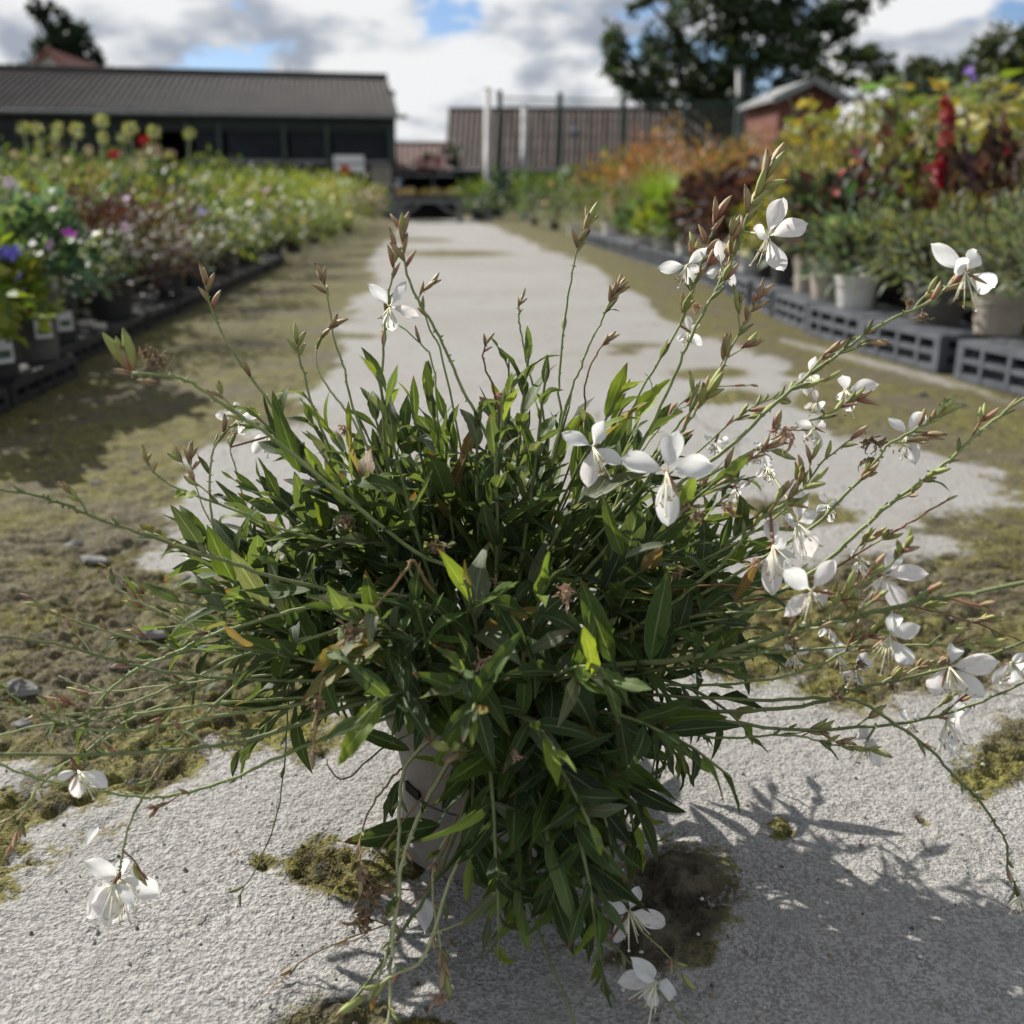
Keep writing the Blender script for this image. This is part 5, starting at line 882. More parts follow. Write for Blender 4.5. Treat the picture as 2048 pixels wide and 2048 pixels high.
# ---- flowering stems, traced base to tip
S = 'stem'; DK = 'stem_dark'; PL = 'stem_pale'; RD = 'stem_red'; DR = 'stem_dry'
STEMS = [  # pixels base->tip, tip depth, material, radius mm, end buds, bud kind, bud length px, pods
 ([(931,1169),(828,1102),(690,995),(543,875),(484,834),(414,788),(360,757),(265,747)], .62, S, 1.5, 0, '', 0, 2),
 ([(720,1030),(580,859),(530,793),(460,693),(425,620),(412,570)], .76, S, 1.2, 5, 'd', 42, 2),
 ([(700,1000),(658,892),(621,797),(600,720),(594,690)], .78, S, 1.1, 4, 'g', 38, 1),
 ([(760,960),(700,790),(689,739),(671,685),(656,598),(645,560)], .84, S, 1.0, 5, 'd', 34, 0),
 ([(740,900),(695,826),(660,780),(633,731),(638,681),(660,655)], .82, PL, 1.0, 5, 'd', 32, 1),
 ([(1041,1069),(1035,1003),(997,925),(984,894),(956,835),(922,773),(897,711),(866,648),(829,586),(810,524),(806,470)], .72, S, 1.3, 8, 'd', 44, 4),
 ([(800,1000),(765,798),(766,726),(770,648),(776,602),(785,549),(789,500)], .80, S, 1.1, 5, 'p', 46, 3),
 ([(900,780),(860,660),(838,600),(856,572)], .80, S, .8, 4, 'd', 32, 0),
 ([(880,900),(866,732),(841,689),(794,648)], .86, S, .9, 0, '', 0, 1),
 ([(1080,1000),(1120,840),(1117,788),(1123,711),(1128,646),(1141,560),(1156,496),(1175,450)], .82, S, 1.0, 8, 'd', 36, 2),
 ([(1090,950),(1086,824),(1068,773),(1050,711),(1041,659),(1037,623),(1043,600)], .80, S, .9, 5, 'd', 20, 0),
 ([(1010,950),(1000,850),(984,767),(972,742),(967,705),(973,688)], .76, RD, .9, 3, 'd', 26, 0),
 ([(1110,900),(1141,788),(1161,734),(1182,682),(1203,641),(1218,607),(1232,583)], .82, S, 1.0, 9, 'd', 34, 1),
 ([(1150,900),(1169,775),(1182,731),(1200,698),(1212,682)], .80, RD, .8, 4, 'd', 28, 0),
 ([(1180,900),(1221,824),(1231,804),(1245,782)], .78, RD, .8, 5, 'd', 30, 0),
 ([(1180,1100),(1250,960),(1323,809),(1360,726),(1389,656),(1426,590),(1455,536),(1480,482),(1496,428),(1530,360)], .84, S, 1.4, 9, 'g', 62, 7),
 ([(1150,1050),(1230,900),(1269,805),(1302,747),(1347,673),(1372,623),(1393,557),(1414,490),(1432,440)], .88, S, 1.2, 6, 'p', 48, 6),
 ([(1200,1050),(1300,930),(1351,855),(1385,818),(1418,768),(1447,731),(1463,693),(1492,644),(1515,600)], .84, S, 1.2, 6, 'p', 40, 3),
 ([(1130,1180),(1250,1060),(1348,975),(1455,896),(1538,818),(1604,760),(1641,735),(1703,689),(1770,644),(1861,602),(1905,565)], .72, S, 1.5, 6, 'p', 40, 7),
 ([(1200,1330),(1400,1270),(1616,1149),(1663,1112),(1736,1047),(1790,1000),(1852,957),(1913,906),(1964,859),(2020,815),(2060,790)], .66, S, 1.5, 2, 'p', 40, 5),
 ([(1200,1280),(1400,1190),(1616,1058),(1663,1018),(1728,949),(1760,910),(1783,884),(1850,850),(1880,830)], .70, S, 1.3, 6, 'g', 44, 6),
 ([(1100,1345),(1384,1315),(1457,1301),(1565,1264),(1656,1246),(1747,1225),(1841,1203),(1942,1188),(2070,1160)], .56, DK, 2.1, 0, '', 0, 2),
 ([(1120,1365),(1400,1420),(1529,1420),(1649,1402),(1710,1380),(1801,1359),(1891,1337),(1993,1304),(2070,1272)], .64, DK, 1.5, 0, '', 0, 4),
 ([(1150,1400),(1457,1443),(1602,1460),(1783,1449),(1891,1427),(1964,1402),(2070,1355)], .62, DK, 1.3, 0, '', 0, 3),
 ([(1200,1380),(1500,1400),(1650,1395),(1728,1407),(1794,1451),(1855,1494),(1910,1552),(1957,1599),(1993,1650),(2011,1683),(2018,1744),(2040,1795)], .60, DK, 1.2, 3, 'p', 40, 9),
 ([(1250,1400),(1377,1465),(1457,1476),(1529,1472),(1602,1472),(1663,1487),(1740,1500)], .64, S, 1.0, 5, 'g', 44, 4),
 ([(1150,1340),(1384,1333),(1475,1322),(1565,1286),(1649,1235),(1685,1190)], .60, S, 1.2, 4, 'g', 60, 3),
 ([(1180,1300),(1348,1203),(1384,1174),(1446,1127),(1486,1076),(1522,1040),(1573,1004),(1620,967)], .64, S, 1.3, 4, 'g', 48, 4),
 ([(1200,1150),(1300,1060),(1384,1000),(1439,967),(1493,924),(1536,895)], .72, S, 1.1, 6, 'p', 38, 4),
 ([(1150,1360),(1430,1370),(1602,1344),(1710,1290),(1790,1230)], .64, S, 1.1, 4, 'g', 48, 3),
 ([(1250,1010),(1340,890),(1385,830),(1415,790)], .70, S, 1.1, 5, 'g', 60, 1),
 ([(1250,1050),(1420,950),(1560,870),(1650,830),(1710,800)], .90, S, 1.1, 6, 'p', 40, 4),
 ([(1250,1030),(1400,900),(1480,830),(1560,790),(1650,760)], .92, S, 1.0, 4, 'g', 38, 5),
 ([(1200,1000),(1300,880),(1340,830),(1400,780),(1500,770)], .95, S, .9, 3, 'p', 26, 4),
 ([(1300,1180),(1480,1080),(1580,1010),(1640,930),(1700,880)], .74, S, 1.0, 3, 'g', 40, 3),
 ([(1350,1180),(1550,1180),(1660,1140),(1760,1080),(1830,1040),(1895,1000)], .66, RD, 1.0, 2, 'd', 24, 2),
 ([(1350,1240),(1560,1220),(1700,1180),(1780,1130),(1810,1095)], .60, S, 1.0, 5, 'g', 52, 2),
 ([(1350,1320),(1600,1300),(1750,1290),(1880,1290),(1960,1285)], .62, S, 1.0, 4, 'g', 44, 3),
 ([(1300,1250),(1500,1200),(1640,1200),(1760,1200),(1880,1225),(1960,1250),(2060,1290)], .72, RD, .9, 2, 'p', 30, 5),
 # left
 ([(900,1235),(700,1190),(543,1154),(453,1122),(362,1096),(279,1064),(192,1035),(127,1009),(72,991),(-20,975)], .60, DK, 1.4, 0, '', 0, 6),
 ([(820,1120),(640,1080),(533,1049),(471,1020),(391,990),(341,970),(301,937),(292,918)], .66, S, 1.0, 4, 'd', 26, 1),
 ([(750,1300),(560,1270),(507,1212),(464,1147),(431,1075),(420,995),(422,922),(435,883),(464,850),(480,848)], .80, PL, 1.2, 2, 'p', 30, 5),
 ([(720,1280),(560,1180),(510,1080),(496,1024),(471,937),(455,875)], .86, PL, 1.0, 0, '', 0, 8),
 ([(640,1210),(500,1180),(440,1080),(400,1000),(384,940),(380,918)], .84, PL, .8, 4, 'd', 34, 2),
 ([(800,1260),(560,1290),(417,1267),(326,1227),(261,1194),(214,1158)], .68, PL, 1.2, 2, 'd', 22, 5),
 ([(800,1265),(560,1300),(424,1268),(355,1234),(290,1187),(217,1136)], .70, PL, 1.0, 2, 'd', 24, 6),
 ([(830,1195),(609,1216),(507,1245),(417,1272),(355,1303),(275,1339),(217,1383),(181,1430),(172,1480),(160,1510)], .60, S, 1.3, 1, 'p', 30, 6),
 ([(830,1320),(489,1306),(362,1296),(268,1278),(181,1252),(112,1227),(65,1198)], .66, S, 1.0, 2, 'd', 24, 6),
 ([(880,1350),(634,1361),(471,1357),(348,1346),(235,1321),(109,1288),(-20,1272)], .58, DK, 1.3, 0, '', 0, 7),
 ([(760,1260),(520,1300),(391,1354),(326,1379),(254,1408),(152,1430),(72,1426),(-20,1405)], .58, S, 1.0, 0, '', 0, 5),
 ([(850,1385),(580,1411),(435,1433),(326,1451),(254,1460),(163,1458),(91,1436),(47,1407),(-10,1360)], .57, S, 1.2, 0, '', 0, 7),
 ([(850,1375),(580,1396),(435,1407),(290,1425),(181,1440),(72,1453),(-20,1476)], .58, S, 1.1, 0, '', 0, 6),
 ([(900,1360),(699,1411),(580,1454),(471,1485),(326,1501),(181,1509),(-30,1510)], .56, DK, 1.8, 0, '', 0, 1),
 ([(850,1400),(652,1476),(543,1523),(435,1567),(344,1592),(272,1594),(181,1578),(72,1556),(-20,1520)], .56, S, 1.2, 0, '', 0, 5),
 ([(800,1240),(640,1270),(543,1317),(427,1411),(362,1476),(326,1520),(290,1585),(261,1643),(243,1712),(240,1745)], .58, S, 1.1, 1, 'p', 24, 6),
 ([(560,1330),(300,1420),(174,1498),(110,1545),(72,1578),(47,1632),(30,1680)], .57, S, .9, 4, 'p', 40, 3),
 ([(700,1330),(520,1350),(340,1370),(200,1382),(117,1352)], .64, PL, .9, 2, 'd', 22, 5),
 ([(620,1330),(580,1370),(576,1420),(571,1509),(554,1625),(518,1726),(475,1795)], .63, DK, .7, 0, '', 0, 4),
 # trailing in front
 ([(950,1420),(890,1536),(844,1619),(807,1718),(795,1805),(782,1909),(776,2070)], .53, PL, 1.7, 0, '', 0, 12),
 ([(900,1430),(815,1524),(799,1598),(797,1700),(790,1810),(776,1900),(740,2000)], .56, PL, 1.5, 0, '', 0, 10),
 ([(1130,1500),(1109,1632),(1076,1714),(1014,1776),(960,1830),(865,1868)], .575, PL, 1.3, 0, '', 0, 4),
 ([(1050,1600),(1040,1720),(1047,1776),(1076,1859),(1109,1942),(1155,2060)], .53, DK, 1.2, 0, '', 0, 4),
 ([(1080,1600),(1134,1743),(1180,1847),(1242,1905),(1304,1971),(1390,2065)], .53, DK, 1.0, 0, '', 0, 4),
 ([(1110,1560),(1200,1740),(1283,1859),(1329,1905),(1362,1946)], .59, S, .8, 2, 'g', 44, 2),
 ([(960,1500),(900,1690),(869,1764),(815,1847),(766,1925),(690,2020)], .55, DK, 1.6, 0, '', 0, 2),
 ([(900,1440),(800,1540),(774,1569),(741,1619),(720,1681),(722,1740)], .60, DR, .9, 3, 'd', 60, 1),
 ([(1000,1480),(900,1760),(848,1913),(790,1950),(724,1996)], .53, PL, 1.4, 4, 'g', 66, 8),
 ([(980,1500),(880,1700),(866,1780),(880,1880),(886,1930)], .57, PL, 1.2, 4, 'd', 62, 6),
 ([(960,1500),(920,1640),(890,1720),(800,1830),(640,1900),(560,1960),(530,1992)], .57, DR, .7, 0, '', 0, 2),
 ([(960,1470),(930,1600),(870,1740),(850,1780),(690,1760)], .60, DR, .8, 0, '', 0, 0),
 ([(1000,1400),(860,1580),(760,1700),(700,1790)], .62, DR, .8, 0, '', 0, 0),
 ([(1014,1310),(923,1247),(865,1185),(828,1123),(812,1140),(766,1198),(716,1252),(666,1310),(645,1367),(633,1442),(627,1500)], .585, DR, 1.2, 2, 'd', 46, 1),
 ([(1000,1310),(923,1301),(807,1268),(737,1256),(700,1262)], .60, RD, .9, 0, '', 0, 0),
 ([(900,1400),(760,1500),(690,1560),(655,1530)], .63, DK, .8, 1, 'd', 20, 0),
 ([(1100,1500),(1190,1600),(1240,1680),(1330,1682)], .66, S, .8, 2, 'd', 22, 1),
 ([(1000,1520),(975,1505),(930,1500),(900,1498)], .575, S, 1.4, 3, 'g', 74, 0),
]
def bud_mesh(name, mat, fat, n=8, ridge=0.0):
    prof = [(0, .04), (.08, .45), (.25, .8), (.5, 1.0), (.75, .72), (.92, .35), (1, .06)]; V = []; F = []; UV = []
    for t, w in prof:
        for k in range(n): a = 2*PI*k/n; rr = w*fat*(1 + ridge*math.cos(4*a)); V.append((rr*math.cos(a), t, rr*math.sin(a) - .05*math.sin(PI*t))); UV.append((k/n, t))
    for i in range(len(prof)-1):
        for k in range(n): F.append((i*n+k, i*n+(k+1) % n, (i+1)*n+(k+1) % n, (i+1)*n+k))
    F.append(tuple(range((len(prof)-1)*n, len(prof)*n)))
    return make_mesh(name, V, F, mat, uv=UV)
BUD = {'g': bud_mesh('bud', M['bud_green'], .12, ridge=.12), 'p': bud_mesh('bud', M['bud_pink'], .115, ridge=.12), 'd': bud_mesh('bud', M['bud_dry'], .115, ridge=.2)}
POD = bud_mesh('seed_pod', M['pod'], .11, ridge=.15)
stem_paths = []; random.seed(5)
PXM = .80/FPX
def add_stem(spec):
    pts, Yt, mt, rmm, nb, bk, bl, npod = spec; az = RU(0, 2*PI); c0 = CROWN + Vector((math.cos(az)*.02, math.sin(az)*.02 - .01, 0)); lens = [0]
    for a, b in zip(pts[:-1], pts[1:]): lens.append(lens[-1] + math.hypot(a[0]-b[0], a[1]-b[1]))
    Y0 = PC.y + (Yt - PC.y)*.35; Y0 = min(Y0, PC.y + .06); p3 = [c0] + [pot_push(P(u, v, Y0 + (Yt-Y0)*(l/lens[-1])**.85)) for (u, v), l in zip(pts, lens)]
    sp = smooth_path(p3, 5); n = len(sp); r0 = rmm*.00112
    for i in range(4, n-1): sp[i] = sp[i] + rvec()*(.0011 if i % 3 == 0 else .0004)
    mb = MB(); mb.tube(sp, [r0*(1.1-.55*i/n) for i in range(n)], 7); o = mb.build('stem', M[mt], gaura, smooth=True)
    i0 = n*2//5
    tubs = MB()
    for k in range(int(lens[-1]/26)):                        # leaf scars: small nodes along the stem
        q = sp[random.randrange(i0, n)]; tubs.tube([q, q + rvec()*r0*2.0], [r0*.7, r0*.25], 5)
    if tubs.v: tag(tubs.build('nodes', M[mt], o), kind='stuff')
    T = (sp[-1] - sp[-4]).normalized()
    for k in range(nb):
        t = k/max(1, nb-1); q = sp[n-1 - int((1-t)*min(8, n//4)*.8)] if nb > 1 else sp[-1]; sd = T.orthogonal(); sd.rotate(Quaternion(T, k*2.4 + RU(-.4, .4))); al = RU(.22, .6) if t < .9 else RU(0, .3); d = T*math.cos(al) + sd*math.sin(al)
        L_ = bl*1.22*PXM*(Yt/.80)*RU(.8, 1.1)*(.8+.2*t); z = link('bud', BUD[bk if random.random() < .75 else random.choice('gpd')], o); z.matrix_basis = frame(q, d, sd, L_)
    for k in range(npod):
        i = random.randrange(i0, n-1); q = sp[i]; T2 = (sp[i+1] - sp[i-1]).normalized(); sd = T2.orthogonal(); sd.rotate(Quaternion(T2, RU(0, 6.28))); sd = (sd + Vector((0, 0, .5))).normalized(); al = RU(.35, .85); d = T2*math.cos(al) + sd*math.sin(al)
        z = link('seed_pod', POD if random.random() < .75 else BUD[random.choice('gpd')], o); z.matrix_basis = frame(q, d, sd, RU(28, 48)*PXM*(Yt/.8))
        if random.random() < .3 and mt in (S, PL): leaves.append((random.randrange(18), frame(q, T2*.8 + sd*.6, Vector((0, 0, 1)), RU(.012, .024)), leaf_color(.9, 0)))
    if pts[-1][0] > 1380 and pts[-1][1] < 1520 or pts[-1][0] < 400:   # short side twigs with buds
        for k in range(3 if pts[-1][0] > 1380 else 1):
            i = random.randrange(n//2, n-6); q = sp[i]; T2 = (sp[i+1] - sp[i-1]).normalized(); sd = T2.orthogonal(); sd.rotate(Quaternion(T2, RU(0, 6.28))); sd = (sd + Vector((0, 0, .6))).normalized(); e = q + (T2*.8 + sd*.6).normalized()*RU(.012, .026); tw = MB(); tw.tube(smooth_path([q, q.lerp(e, .5) + sd*.0015, e], 3), r0*.5, 6); t_o = tw.build('twig', M[random.choice([S, RD, PL])], o, smooth=True)
            for j in range(random.randrange(3, 6)):
                d = ((e-q).normalized() + rvec()*.45).normalized(); z = link('bud', BUD[random.choice('ggpd')], o); z.matrix_basis = frame(e - (e-q)*RU(0, .45), d, rvec(), RU(30, 52)*PXM*(Yt/.8))
    stem_paths.append((o, sp)); return o
for s_ in STEMS: add_stem(s_)
# the near bud group on the left stem
o0, sp0 = stem_paths[0]
for (bu, bv, tu, tv, kk) in [(262, 742, 205, 665, 'g'), (268, 742, 246, 655, 'g'), (250, 738, 232, 672, 'g'), (258, 742, 240, 690, 'p'), (264, 748, 228, 738, 'p'), (318, 766, 272, 760, 'd')]:
    a = P(bu, bv, .62); b_ = P(tu, tv, .615); z = link('bud', BUD[kk], o0); z.matrix_basis = frame(a, b_-a, Vector((0, -1, .2)), (b_-a).length)
# thin leafy shoot axes, one part each
for mb in shoot_meshes: mb.build('leafy_shoot', M['stem_dark'], gaura, smooth=True)
# ---- leaves: the ones that show largest become objects, the rest one mass
def finish_leaves():
    Vs = [np.array(v) for v, f, uv in LEAFV]; Fs = [np.array(f) for v, f, uv in LEAFV]; UVs = [np.array(uv) for v, f, uv in LEAFV]
    allV = []; tris = []; off = 0; W_ = []
    for (k, Mx, c) in leaves:
        m = np.array(Mx); v = Vs[k] @ m[:3, :3].T + m[:3, 3]; v[:, 2] = np.maximum(v[:, 2], .002); W_.append(v)
    coarse = []; cf = []
    for i, v in enumerate(W_): b = i*4; coarse += [tuple(v[0+2]), tuple(v[6*5]), tuple(v[6*5+4]), tuple(v[-3])]; cf += [(b, b+1, b+3), (b, b+3, b+2)]
    bvh = BVHTree.FromPolygons(coarse, cf); eye = Vector((0, 0, CAM_H)); score = []
    for i, v in enumerate(W_):
        s = 0; a = Vector(v[2]); t = Vector(v[-3]); d = (a+t)/2 - eye
        ua, va = proj(a); ub, vb = proj(t); ul, vl = proj(Vector(v[30])); ur, vr = proj(Vector(v[34])); area = abs((ub-ua)*(vr-vl) - (vb-va)*(ur-ul))
        for j in (12, 22, 32, 42, 30, 34, 52):
            p = Vector(v[j]); dd = (eye-p).normalized(); q = p + dd*.0025; hit = False
            for _ in range(3):
                h = bvh.ray_cast(q, dd)
                if h[0] is None: break
                if h[2]//2 == i: q = h[0] + dd*.001; continue
                hit = True; break
            s += 0 if hit else 1
        score.append(area*s)
    order = sorted(range(len(leaves)), key=lambda i: -score[i]); single = set(order[:300]); V = []; F = []; U = []; C = []; off = 0
    for i, (k, Mx, c) in enumerate(leaves):
        if i in single: o = link('leaf', LEAFM[k], gaura); o.matrix_basis = Mx; o.color = (*c, 1)
        else: V.append(W_[i]); F.append(Fs[k]+off); U.append(UVs[k]); C.append(np.repeat([c], len(W_[i]), 0)); off += len(W_[i])
    o = link('leaves', make_mesh('leaves', np.concatenate(V), np.concatenate(F), M['leaf_mass'], uv=np.concatenate(U), col=np.concatenate(C)), gaura); tag(o, kind='stuff'); print('leaves', len(leaves))
finish_leaves()
# ---- flowers
def petal_mesh(seed):
    rr = random.Random(seed); NR, NC = 10, 7; V = []; F = []; UV = []; cur = rr.uniform(-.55, .75); cup = rr.uniform(.1, .6); ph = rr.uniform(0, 6); wd = rr.uniform(.40, .52)
    for i in range(NR+1):
        t = i/NR; w = wd*.5*(.09 + .91*max(0, math.sin(PI*max(0, (t-.10)/.90)**1.15))**.75) if t > .12 else wd*.5*.10
        if i == NR: w = wd*.5*.05
        for j in range(NC):
            s = (j/(NC-1)-.5)*2; V.append((s*w, t - .03*s*s*t, cup*w*s*s - cur*t*t*.5 + .034*math.sin(ph + t*7 + s*2.5)*(abs(s)+.2))); UV.append((j/(NC-1), t))
    for i in range(NR):
        for j in range(NC-1): F.append((i*NC+j, i*NC+j+1, (i+1)*NC+j+1, (i+1)*NC+j))
    return make_mesh('petal', V, F, M['petal'], uv=UV)
PET = [petal_mesh(k) for k in range(12)]
FLOWERS = [  # centre, petal tips, depth, pinkness
 ((1333,943),[(1355,858),(1244,921),(1429,929),(1337,1041)],.62), ((1186,894),[(1122,863),(1215,838),(1242,927),(1177,972)],.68), ((1537,471),[(1567,393),(1610,453),(1501,465),(1565,552)],.80),
 ((1374,530),[(1314,540),(1412,498),(1400,545),(1385,560)],.86), ((1443,532),[(1438,480),(1420,552),(1472,570),(1466,525)],.85), ((1931,544),[(1861,488),(1960,497),(2004,584),(1905,520)],.71),
 ((1380,664),[(1376,632),(1400,690),(1392,650),(1360,680)],.90), ((1693,782),[(1757,768),(1684,750),(1697,818),(1670,790)],.92), ((1618,745),[(1632,710),(1612,790),(1640,770),(1600,760)],.94), ((1633,806),[(1610,815),(1650,815),(1630,780),(1640,825)],.90),
 ((1628,855),[(1660,848),(1612,878),(1640,900),(1600,845)],.88), ((1815,870),[(1779,833),(1848,822),(1830,924),(1850,890)],.72), ((1594,1044),[(1602,985),(1636,1028),(1625,1114),(1565,1045)],.66), ((1546,1090),[(1540,1050),(1575,1085),(1551,1177),(1578,1130)],.63),
 ((1623,1181),[(1569,1138),(1670,1120),(1670,1212),(1573,1232)],.60), ((1718,1120),[(1700,1100),(1735,1150),(1740,1120),(1705,1145)],.70), ((1766,1152),[(1804,1091),(1857,1141),(1808,1217),(1750,1195)],.62), ((1779,1272),[(1808,1225),(1838,1254),(1826,1337),(1795,1230)],.62),
 ((1899,1333),[(1920,1275),(1993,1322),(1957,1391),(1866,1382)],.61), ((2022,1325),[(1985,1365),(2045,1310),(2060,1345),(2030,1370)],.62), ((1678,1308),[(1655,1300),(1702,1295),(1690,1335),(1680,1280)],.70), ((1712,1340),[(1685,1360),(1745,1320),(1730,1300),(1720,1365)],.68),
 ((1893,1437),[(1945,1415),(1900,1500),(1925,1460),(1920,1395)],.66), ((1735,1478),[(1728,1455),(1755,1530),(1750,1490),(1710,1470)],.68), ((476,834),[(426,826),(517,830),(484,866),(470,812)],.82), ((540,872),[(505,905),(520,880),(550,900),(575,880)],.88),
 ((391,1082),[(393,1046),(364,1058),(377,1122),(408,1100)],.78), ((156,1541),[(112,1556),(152,1603),(214,1578),(175,1560)],.575), ((239,1757),[(176,1724),(250,1721),(302,1789),(217,1840)],.585), ((228,1768),[(165,1833),(172,1789),(215,1830),(262,1800)],.575),
 ((1258,1822),[(1279,1772),(1209,1810),(1320,1843),(1233,1882)],.60), ((1312,1963),[(1238,1963),(1279,1930),(1342,1990),(1295,2029)],.555), ((779,614),[(743,568),(813,565),(838,630),(784,664)],.79), ((2040,1792),[(2052,1775),(2035,1810),(2060,1800),(2060,1815)],.60),
 ((1470,975),[(1450,955),(1495,965),(1480,1005),(1455,990)],.72), ((1655,1010),[(1640,985),(1685,1000),(1660,1040),(1635,1020)],.80), ((1590,1310),[(1570,1290),(1612,1300),(1600,1340),(1575,1330)],.72), ((1660,1255),[(1640,1240),(1690,1245),(1668,1285),(1645,1270)],.74), ((1820,1440),[(1800,1425),(1850,1430),(1830,1465),(1805,1455)],.72), ((1430,885),[(1410,870),(1455,880),(1440,915),(1415,900)],.90), ((1522,900),[(1560,885),(1500,930),(1540,930),(1510,880)],.86), ((1535,935),[(1548,965),(1520,950),(1550,940),(1530,915)],.80)]
random.seed(11)
def near_stem(p):
    best = (9, None)
    for o, sp in stem_paths:
        for q in sp[len(sp)//3:]:
            d = (q-p).length
            if d < best[0]: best = (d, q)
    return best
def flower(c, tips, Y):
    p = P(*c, Y, .02); root_o = None; eye = Vector((0, 0, CAM_H)); vd = (p-eye).normalized(); toc = -vd; pts = [P(u, v, p.y, .004) for u, v in tips]; ds = [(q-p).length for q in pts]; L0 = max(max(ds)*1.04, .017)
    st = MB(); dn = Vector((RU(-.3, .3), 0, -.75)) + toc*.75                         # stamens hang forwards
    for k in range(8): e = p + (dn + rvec()*.38).normalized()*L0*RU(.55, .8); m_ = p.lerp(e, .55) + toc*L0*.08; st.tube([p + toc*.001, m_, e], [.0004, .00035, .0003], 5)
    o = st.build('flower', M['stamen'], gaura, smooth=True)
    an = MB()
    for k in range(8): e = Vector(st.v[(k*3+2)*5]); a = rvec(); an.tube([e - a*.0018, e, e + a*.0018], [.0002, .00055, .0002], 5)
    an.build('anthers', M['stem_dry'], o, smooth=True)
    e = p + (dn*.9 + Vector((RU(-.3, .3), 0, -.1))).normalized()*L0*.95; sty = MB(); sty.tube([p, p.lerp(e, .5) + toc*.003, e], [.0004, .0004, .0004], 5); sty.lathe([(.0001, -.001), (.0011, -.0003), (.0011, .0004), (.0002, .001)], 6, e); sty.build('style', M['stamen'], o, smooth=True)
    for q, d0 in zip(pts, ds):
        dep = math.sqrt(max(0, L0*L0 - d0*d0))*.85; sg = 1 if random.random() < .6 else -.7; tip = q + vd*dep*sg
        if tip.z < .004: tip.z = .004
        d = tip - p; nn = toc + rvec()*.35 + Vector((0, 0, .2)); z = link('petal', random.choice(PET), o); z.matrix_basis = frame(p + d.normalized()*.0008, d, nn, d.length)
    sp_ = MB(); dist, q = near_stem(p)
    if dist > .06 or q is None: q = p + vd*.012 + Vector((0, 0, -.012))
    mid = p.lerp(q, .5) + vd*.003; sp_.tube(smooth_path([p, mid, q], 3), [.0011, .0012, .0012, .0012, .0011, .0010, .0010], 6); sp_.build('floral_tube', M['stem_pale'] if random.random() < .5 else M['stem_red'], o, smooth=True)
    for k in range(2):
        d = (vd*.5 + rvec()*.6 + Vector((0, 0, -.5))).normalized(); z = link('sepal', BUD['p'], o); z.matrix_basis = frame(p + vd*.001, d, rvec(), L0*RU(.45, .65)) @ Matrix.Diagonal((.7, 1, .35, 1))
for c, t, Y in FLOWERS: flower(c, t, Y)
# ---- withered blooms and dead bits on the plant
def crumple(p, size, mat, n=15, d0=None, parent=None, name='withered_bloom'):
    mb = MB(); d0 = d0 or Vector((0, 0, -1))
    for k in range(n):
        q = p.copy(); q = q + rvec()*size*.12; d = (d0*.9 + rvec()*.8).normalized(); w = size*RU(.025, .085); side = rvec(); b0 = len(mb.v); N = 7; ln = RU(.35, 1)
        for i in range(N):
            mb.v += [tuple(q - side*w*(1-i/N*.7)), tuple(q + side*w*(1-i/N*.7))]; q = q + d*size*ln/N; q.z = max(q.z, .003); d = (d + rvec()*1.0).normalized(); side = (side + rvec()*.4).normalized()
        for i in range(N-1): mb.f.append((b0+2*i, b0+2*i+1, b0+2*i+3, b0+2*i+2))
    return mb.build(name, M[mat], parent, smooth=True)
random.seed(3)
for (u, v, Y, s, mt) in [(690,1035,.66,44,'dry'),(870,1085,.68,40,'dry'),(945,1170,.68,34,'dry'),(985,1160,.68,26,'dry'),(1130,1175,.62,46,'dry_pink'),(955,1320,.61,44,'dry_pink'),(1355,1140,.66,36,'dry'),(1375,1010,.68,40,'dry'),(1395,1020,.69,36,'dry_pink'),(1570,860,.84,50,'dry_pink'),(1742,880,.74,44,'dry'),(1738,920,.74,40,'dry'),(1820,600,.70,26,'dry'),(1848,628,.70,24,'dry'),(1720,1325,.66,34,'dry'),(1785,1370,.62,26,'dry'),(1675,1385,.64,36,'dry'),(1000,790,.78,40,'dry_pink'),(1392,610,.88,26,'dry_pink'),(300,700,.63,50,'dry'),(320,720,.63,40,'dry'),(1030,1505,.575,30,'dry_pink'),(1040,1640,.64,60,'dry'),(1010,1615,.645,34,'dry'),(740,1770,.59,90,'dry'),(730,1830,.58,80,'dry'),(700,1260,.59,60,'dry'),(1070,1420,.66,60,'dry'),(1090,1380,.67,50,'dry'),(1250,1670,.66,34,'dry'),(690,855,.74,30,'dry_pink'),(1455,1010,.74,30,'dry_pink'),(1510,1120,.63,34,'dry_pink'),(635,1400,.585,40,'dry'),(880,1990,.55,50,'dry_pink')]:
    crumple(P(u, v, Y), s*1.55*Y/FPX, mt, n=20, parent=gaura)
# ------------------------------------------------------------------ loose things on the ground
def stone(label, u, v, w, h, seed):
    p = G(u, v); rr = random.Random(seed); zc = p.y*math.cos(PITCH) + CAM_H*math.sin(PITCH); a = w/2*zc/FPX; b_ = a*rr.uniform(.55, .8); hh = h*zc/FPX*.75; V = []; F = []; n = 12; prof = [(.75, 0), (1, .28), (.88, .66), (.45, .93), (.03, 1)]; ph = [rr.uniform(.68, 1.2) for _ in range(n)]; rot = rr.uniform(-.5, .5)
    for r_, z in prof:
        for k in range(n):
            t = 2*PI*k/n; x, y = math.cos(t)*a*r_*ph[k], math.sin(t)*b_*r_*ph[(k*5) % n]; V.append((x*math.cos(rot)-y*math.sin(rot), x*math.sin(rot)+y*math.cos(rot), z*hh*(1+.25*math.cos(t+seed))))
    for i in range(4):
        for k in range(n): F.append((i*n+k, i*n+(k+1) % n, (i+1)*n+(k+1) % n, (i+1)*n+k))
    F.append(tuple(range(n))[::-1]); me = make_mesh('stone', V, F, M['stone'], smooth=False); o = link('stone', me); o.location = (p.x, p.y, -.22*hh); tag(o, label, 'stone', 'flat stones on the mossy ground')
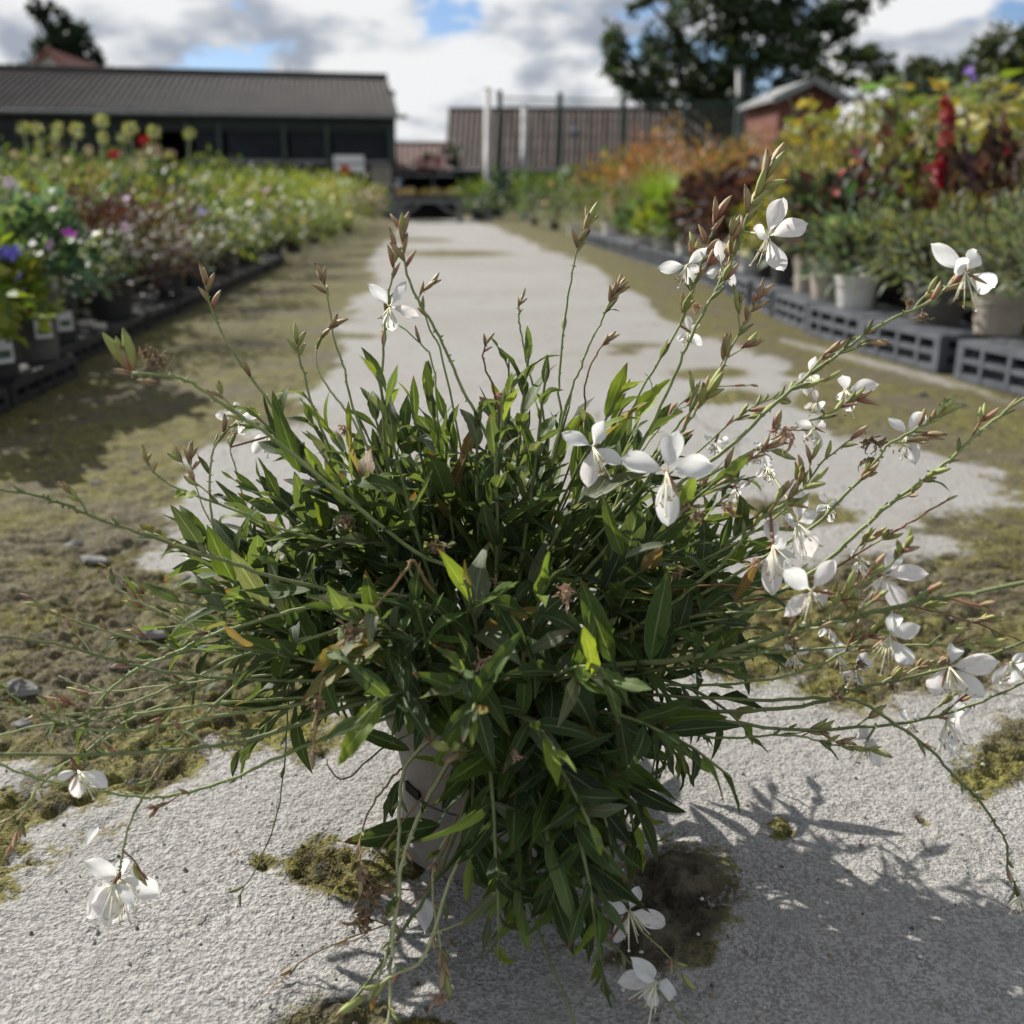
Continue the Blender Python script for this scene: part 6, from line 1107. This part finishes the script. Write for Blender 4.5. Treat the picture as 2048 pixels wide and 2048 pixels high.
for i, (lb, u, v, w, h) in enumerate([('small pale flat stone, farther of the pair at left on the moss', 145, 1092, 42, 18), ('thin pale blue-grey flat stone, nearer of the pair at left', 188, 1120, 72, 16), ('smooth grey oval stone on the moss left of the plant', 302, 1270, 66, 28), ('thick brownish-grey stone at the left edge of the photo', 48, 1382, 72, 38), ('tiny grey pebble below the oval stone', 225, 1335, 20, 10), ('small flat chip between the oval and the brown stone', 140, 1325, 36, 12), ('tiny pale pebble near the hanging left flower', 372, 1158, 20, 12), ('little pale chip by the concrete edge at lower left', 265, 1565, 24, 12), ('pale pebble beside the right crates', 1845, 792, 26, 14), ('second pale pebble beside the right crates', 1925, 812, 24, 12), ('faint chip on the moss at far left', 190, 965, 22, 8), ('grey chip on the moss close to the left flowers', 300, 1335, 26, 9), ('dark flat chip below the left stems', 45, 1448, 44, 14)]): stone(lb, u, v, w, h, i)
def ground_bit(name, label, cat, build, group=None): o = build(); tag(o, label, cat, group)
def fallen_petal(label, u, v, L_, rz, tilt):
    p = G(u, v, .006); o = link('fallen_petal', random.choice(PET)); o.matrix_basis = Matrix.Translation(p) @ Matrix.Rotation(rz, 4, 'Z') @ Matrix.Rotation(tilt, 4, 'X') @ Matrix.Scale(L_, 4); tag(o, label, 'petal', 'petals dropped on the path')
fallen_petal('white petal lying on the concrete in front of the pot', 850, 1868, .030, .1, .5)
fallen_petal('curled white petal on the moss edge at lower left', 168, 1698, .024, -.4, .7)
for (lb, u, v, s) in [('two curled tan dry petals on the concrete left of the pot', 470, 1708, 40), ('pinkish dry petal on the moss beside the white petal', 205, 1660, 34), ('dark dry fragment on the right concrete', 1830, 1632, 30), ('brown dry shred on the concrete in front of the pot', 900, 1882, 46)]:
    o = crumple(G(u, v, .004), s*.75/FPX, 'dry_pink' if 'pink' in lb or 'tan' in lb else 'dry', 6, Vector((1, 0, 0)), None, 'dry_fragment'); tag(o, lb, 'dry leaf', 'dry plant scraps on the path')

def grit():                                                  # loose grains and litter on the concrete and moss
    V = []; F = []; C = []; n = 1500; rr = np.random.default_rng(4)
    for i in range(n):
        Y = float(rr.uniform(.5, 2.6)**1.0); x = float(rr.uniform(-.62, .62))*(Y*.95+.17); sz = float(rr.uniform(.0006, .0022))*(1 + .25*Y); b = len(V); a0 = float(rr.uniform(0, 6))
        if (x-PC.x)**2 + (Y-PC.y)**2 < .0095: continue
        for k in range(5): a = a0 + k*1.2566; V.append((x + math.cos(a)*sz*float(rr.uniform(.6, 1.3)), Y + math.sin(a)*sz*float(rr.uniform(.6, 1.3)), -.001))
        V.append((x, Y, sz*float(rr.uniform(.3, .7)))); g = [(.36, .35, .34), (.14, .12, .10), (.08, .06, .045), (.46, .45, .43), (.2, .15, .09)][int(rr.integers(0, 5))]; C += [g]*6
        F += [(b+k, b+(k+1) % 5, b+5) for k in range(5)]
    o = link('grit', make_mesh('grit', V, F, M['grit'], col=np.array(C), smooth=False)); tag(o, 'loose grit and crumbs scattered over the path', 'grit', kind='stuff')
M['grit'] = leafy('grit', 'attr', trans=0.0, rough=.9)
grit()
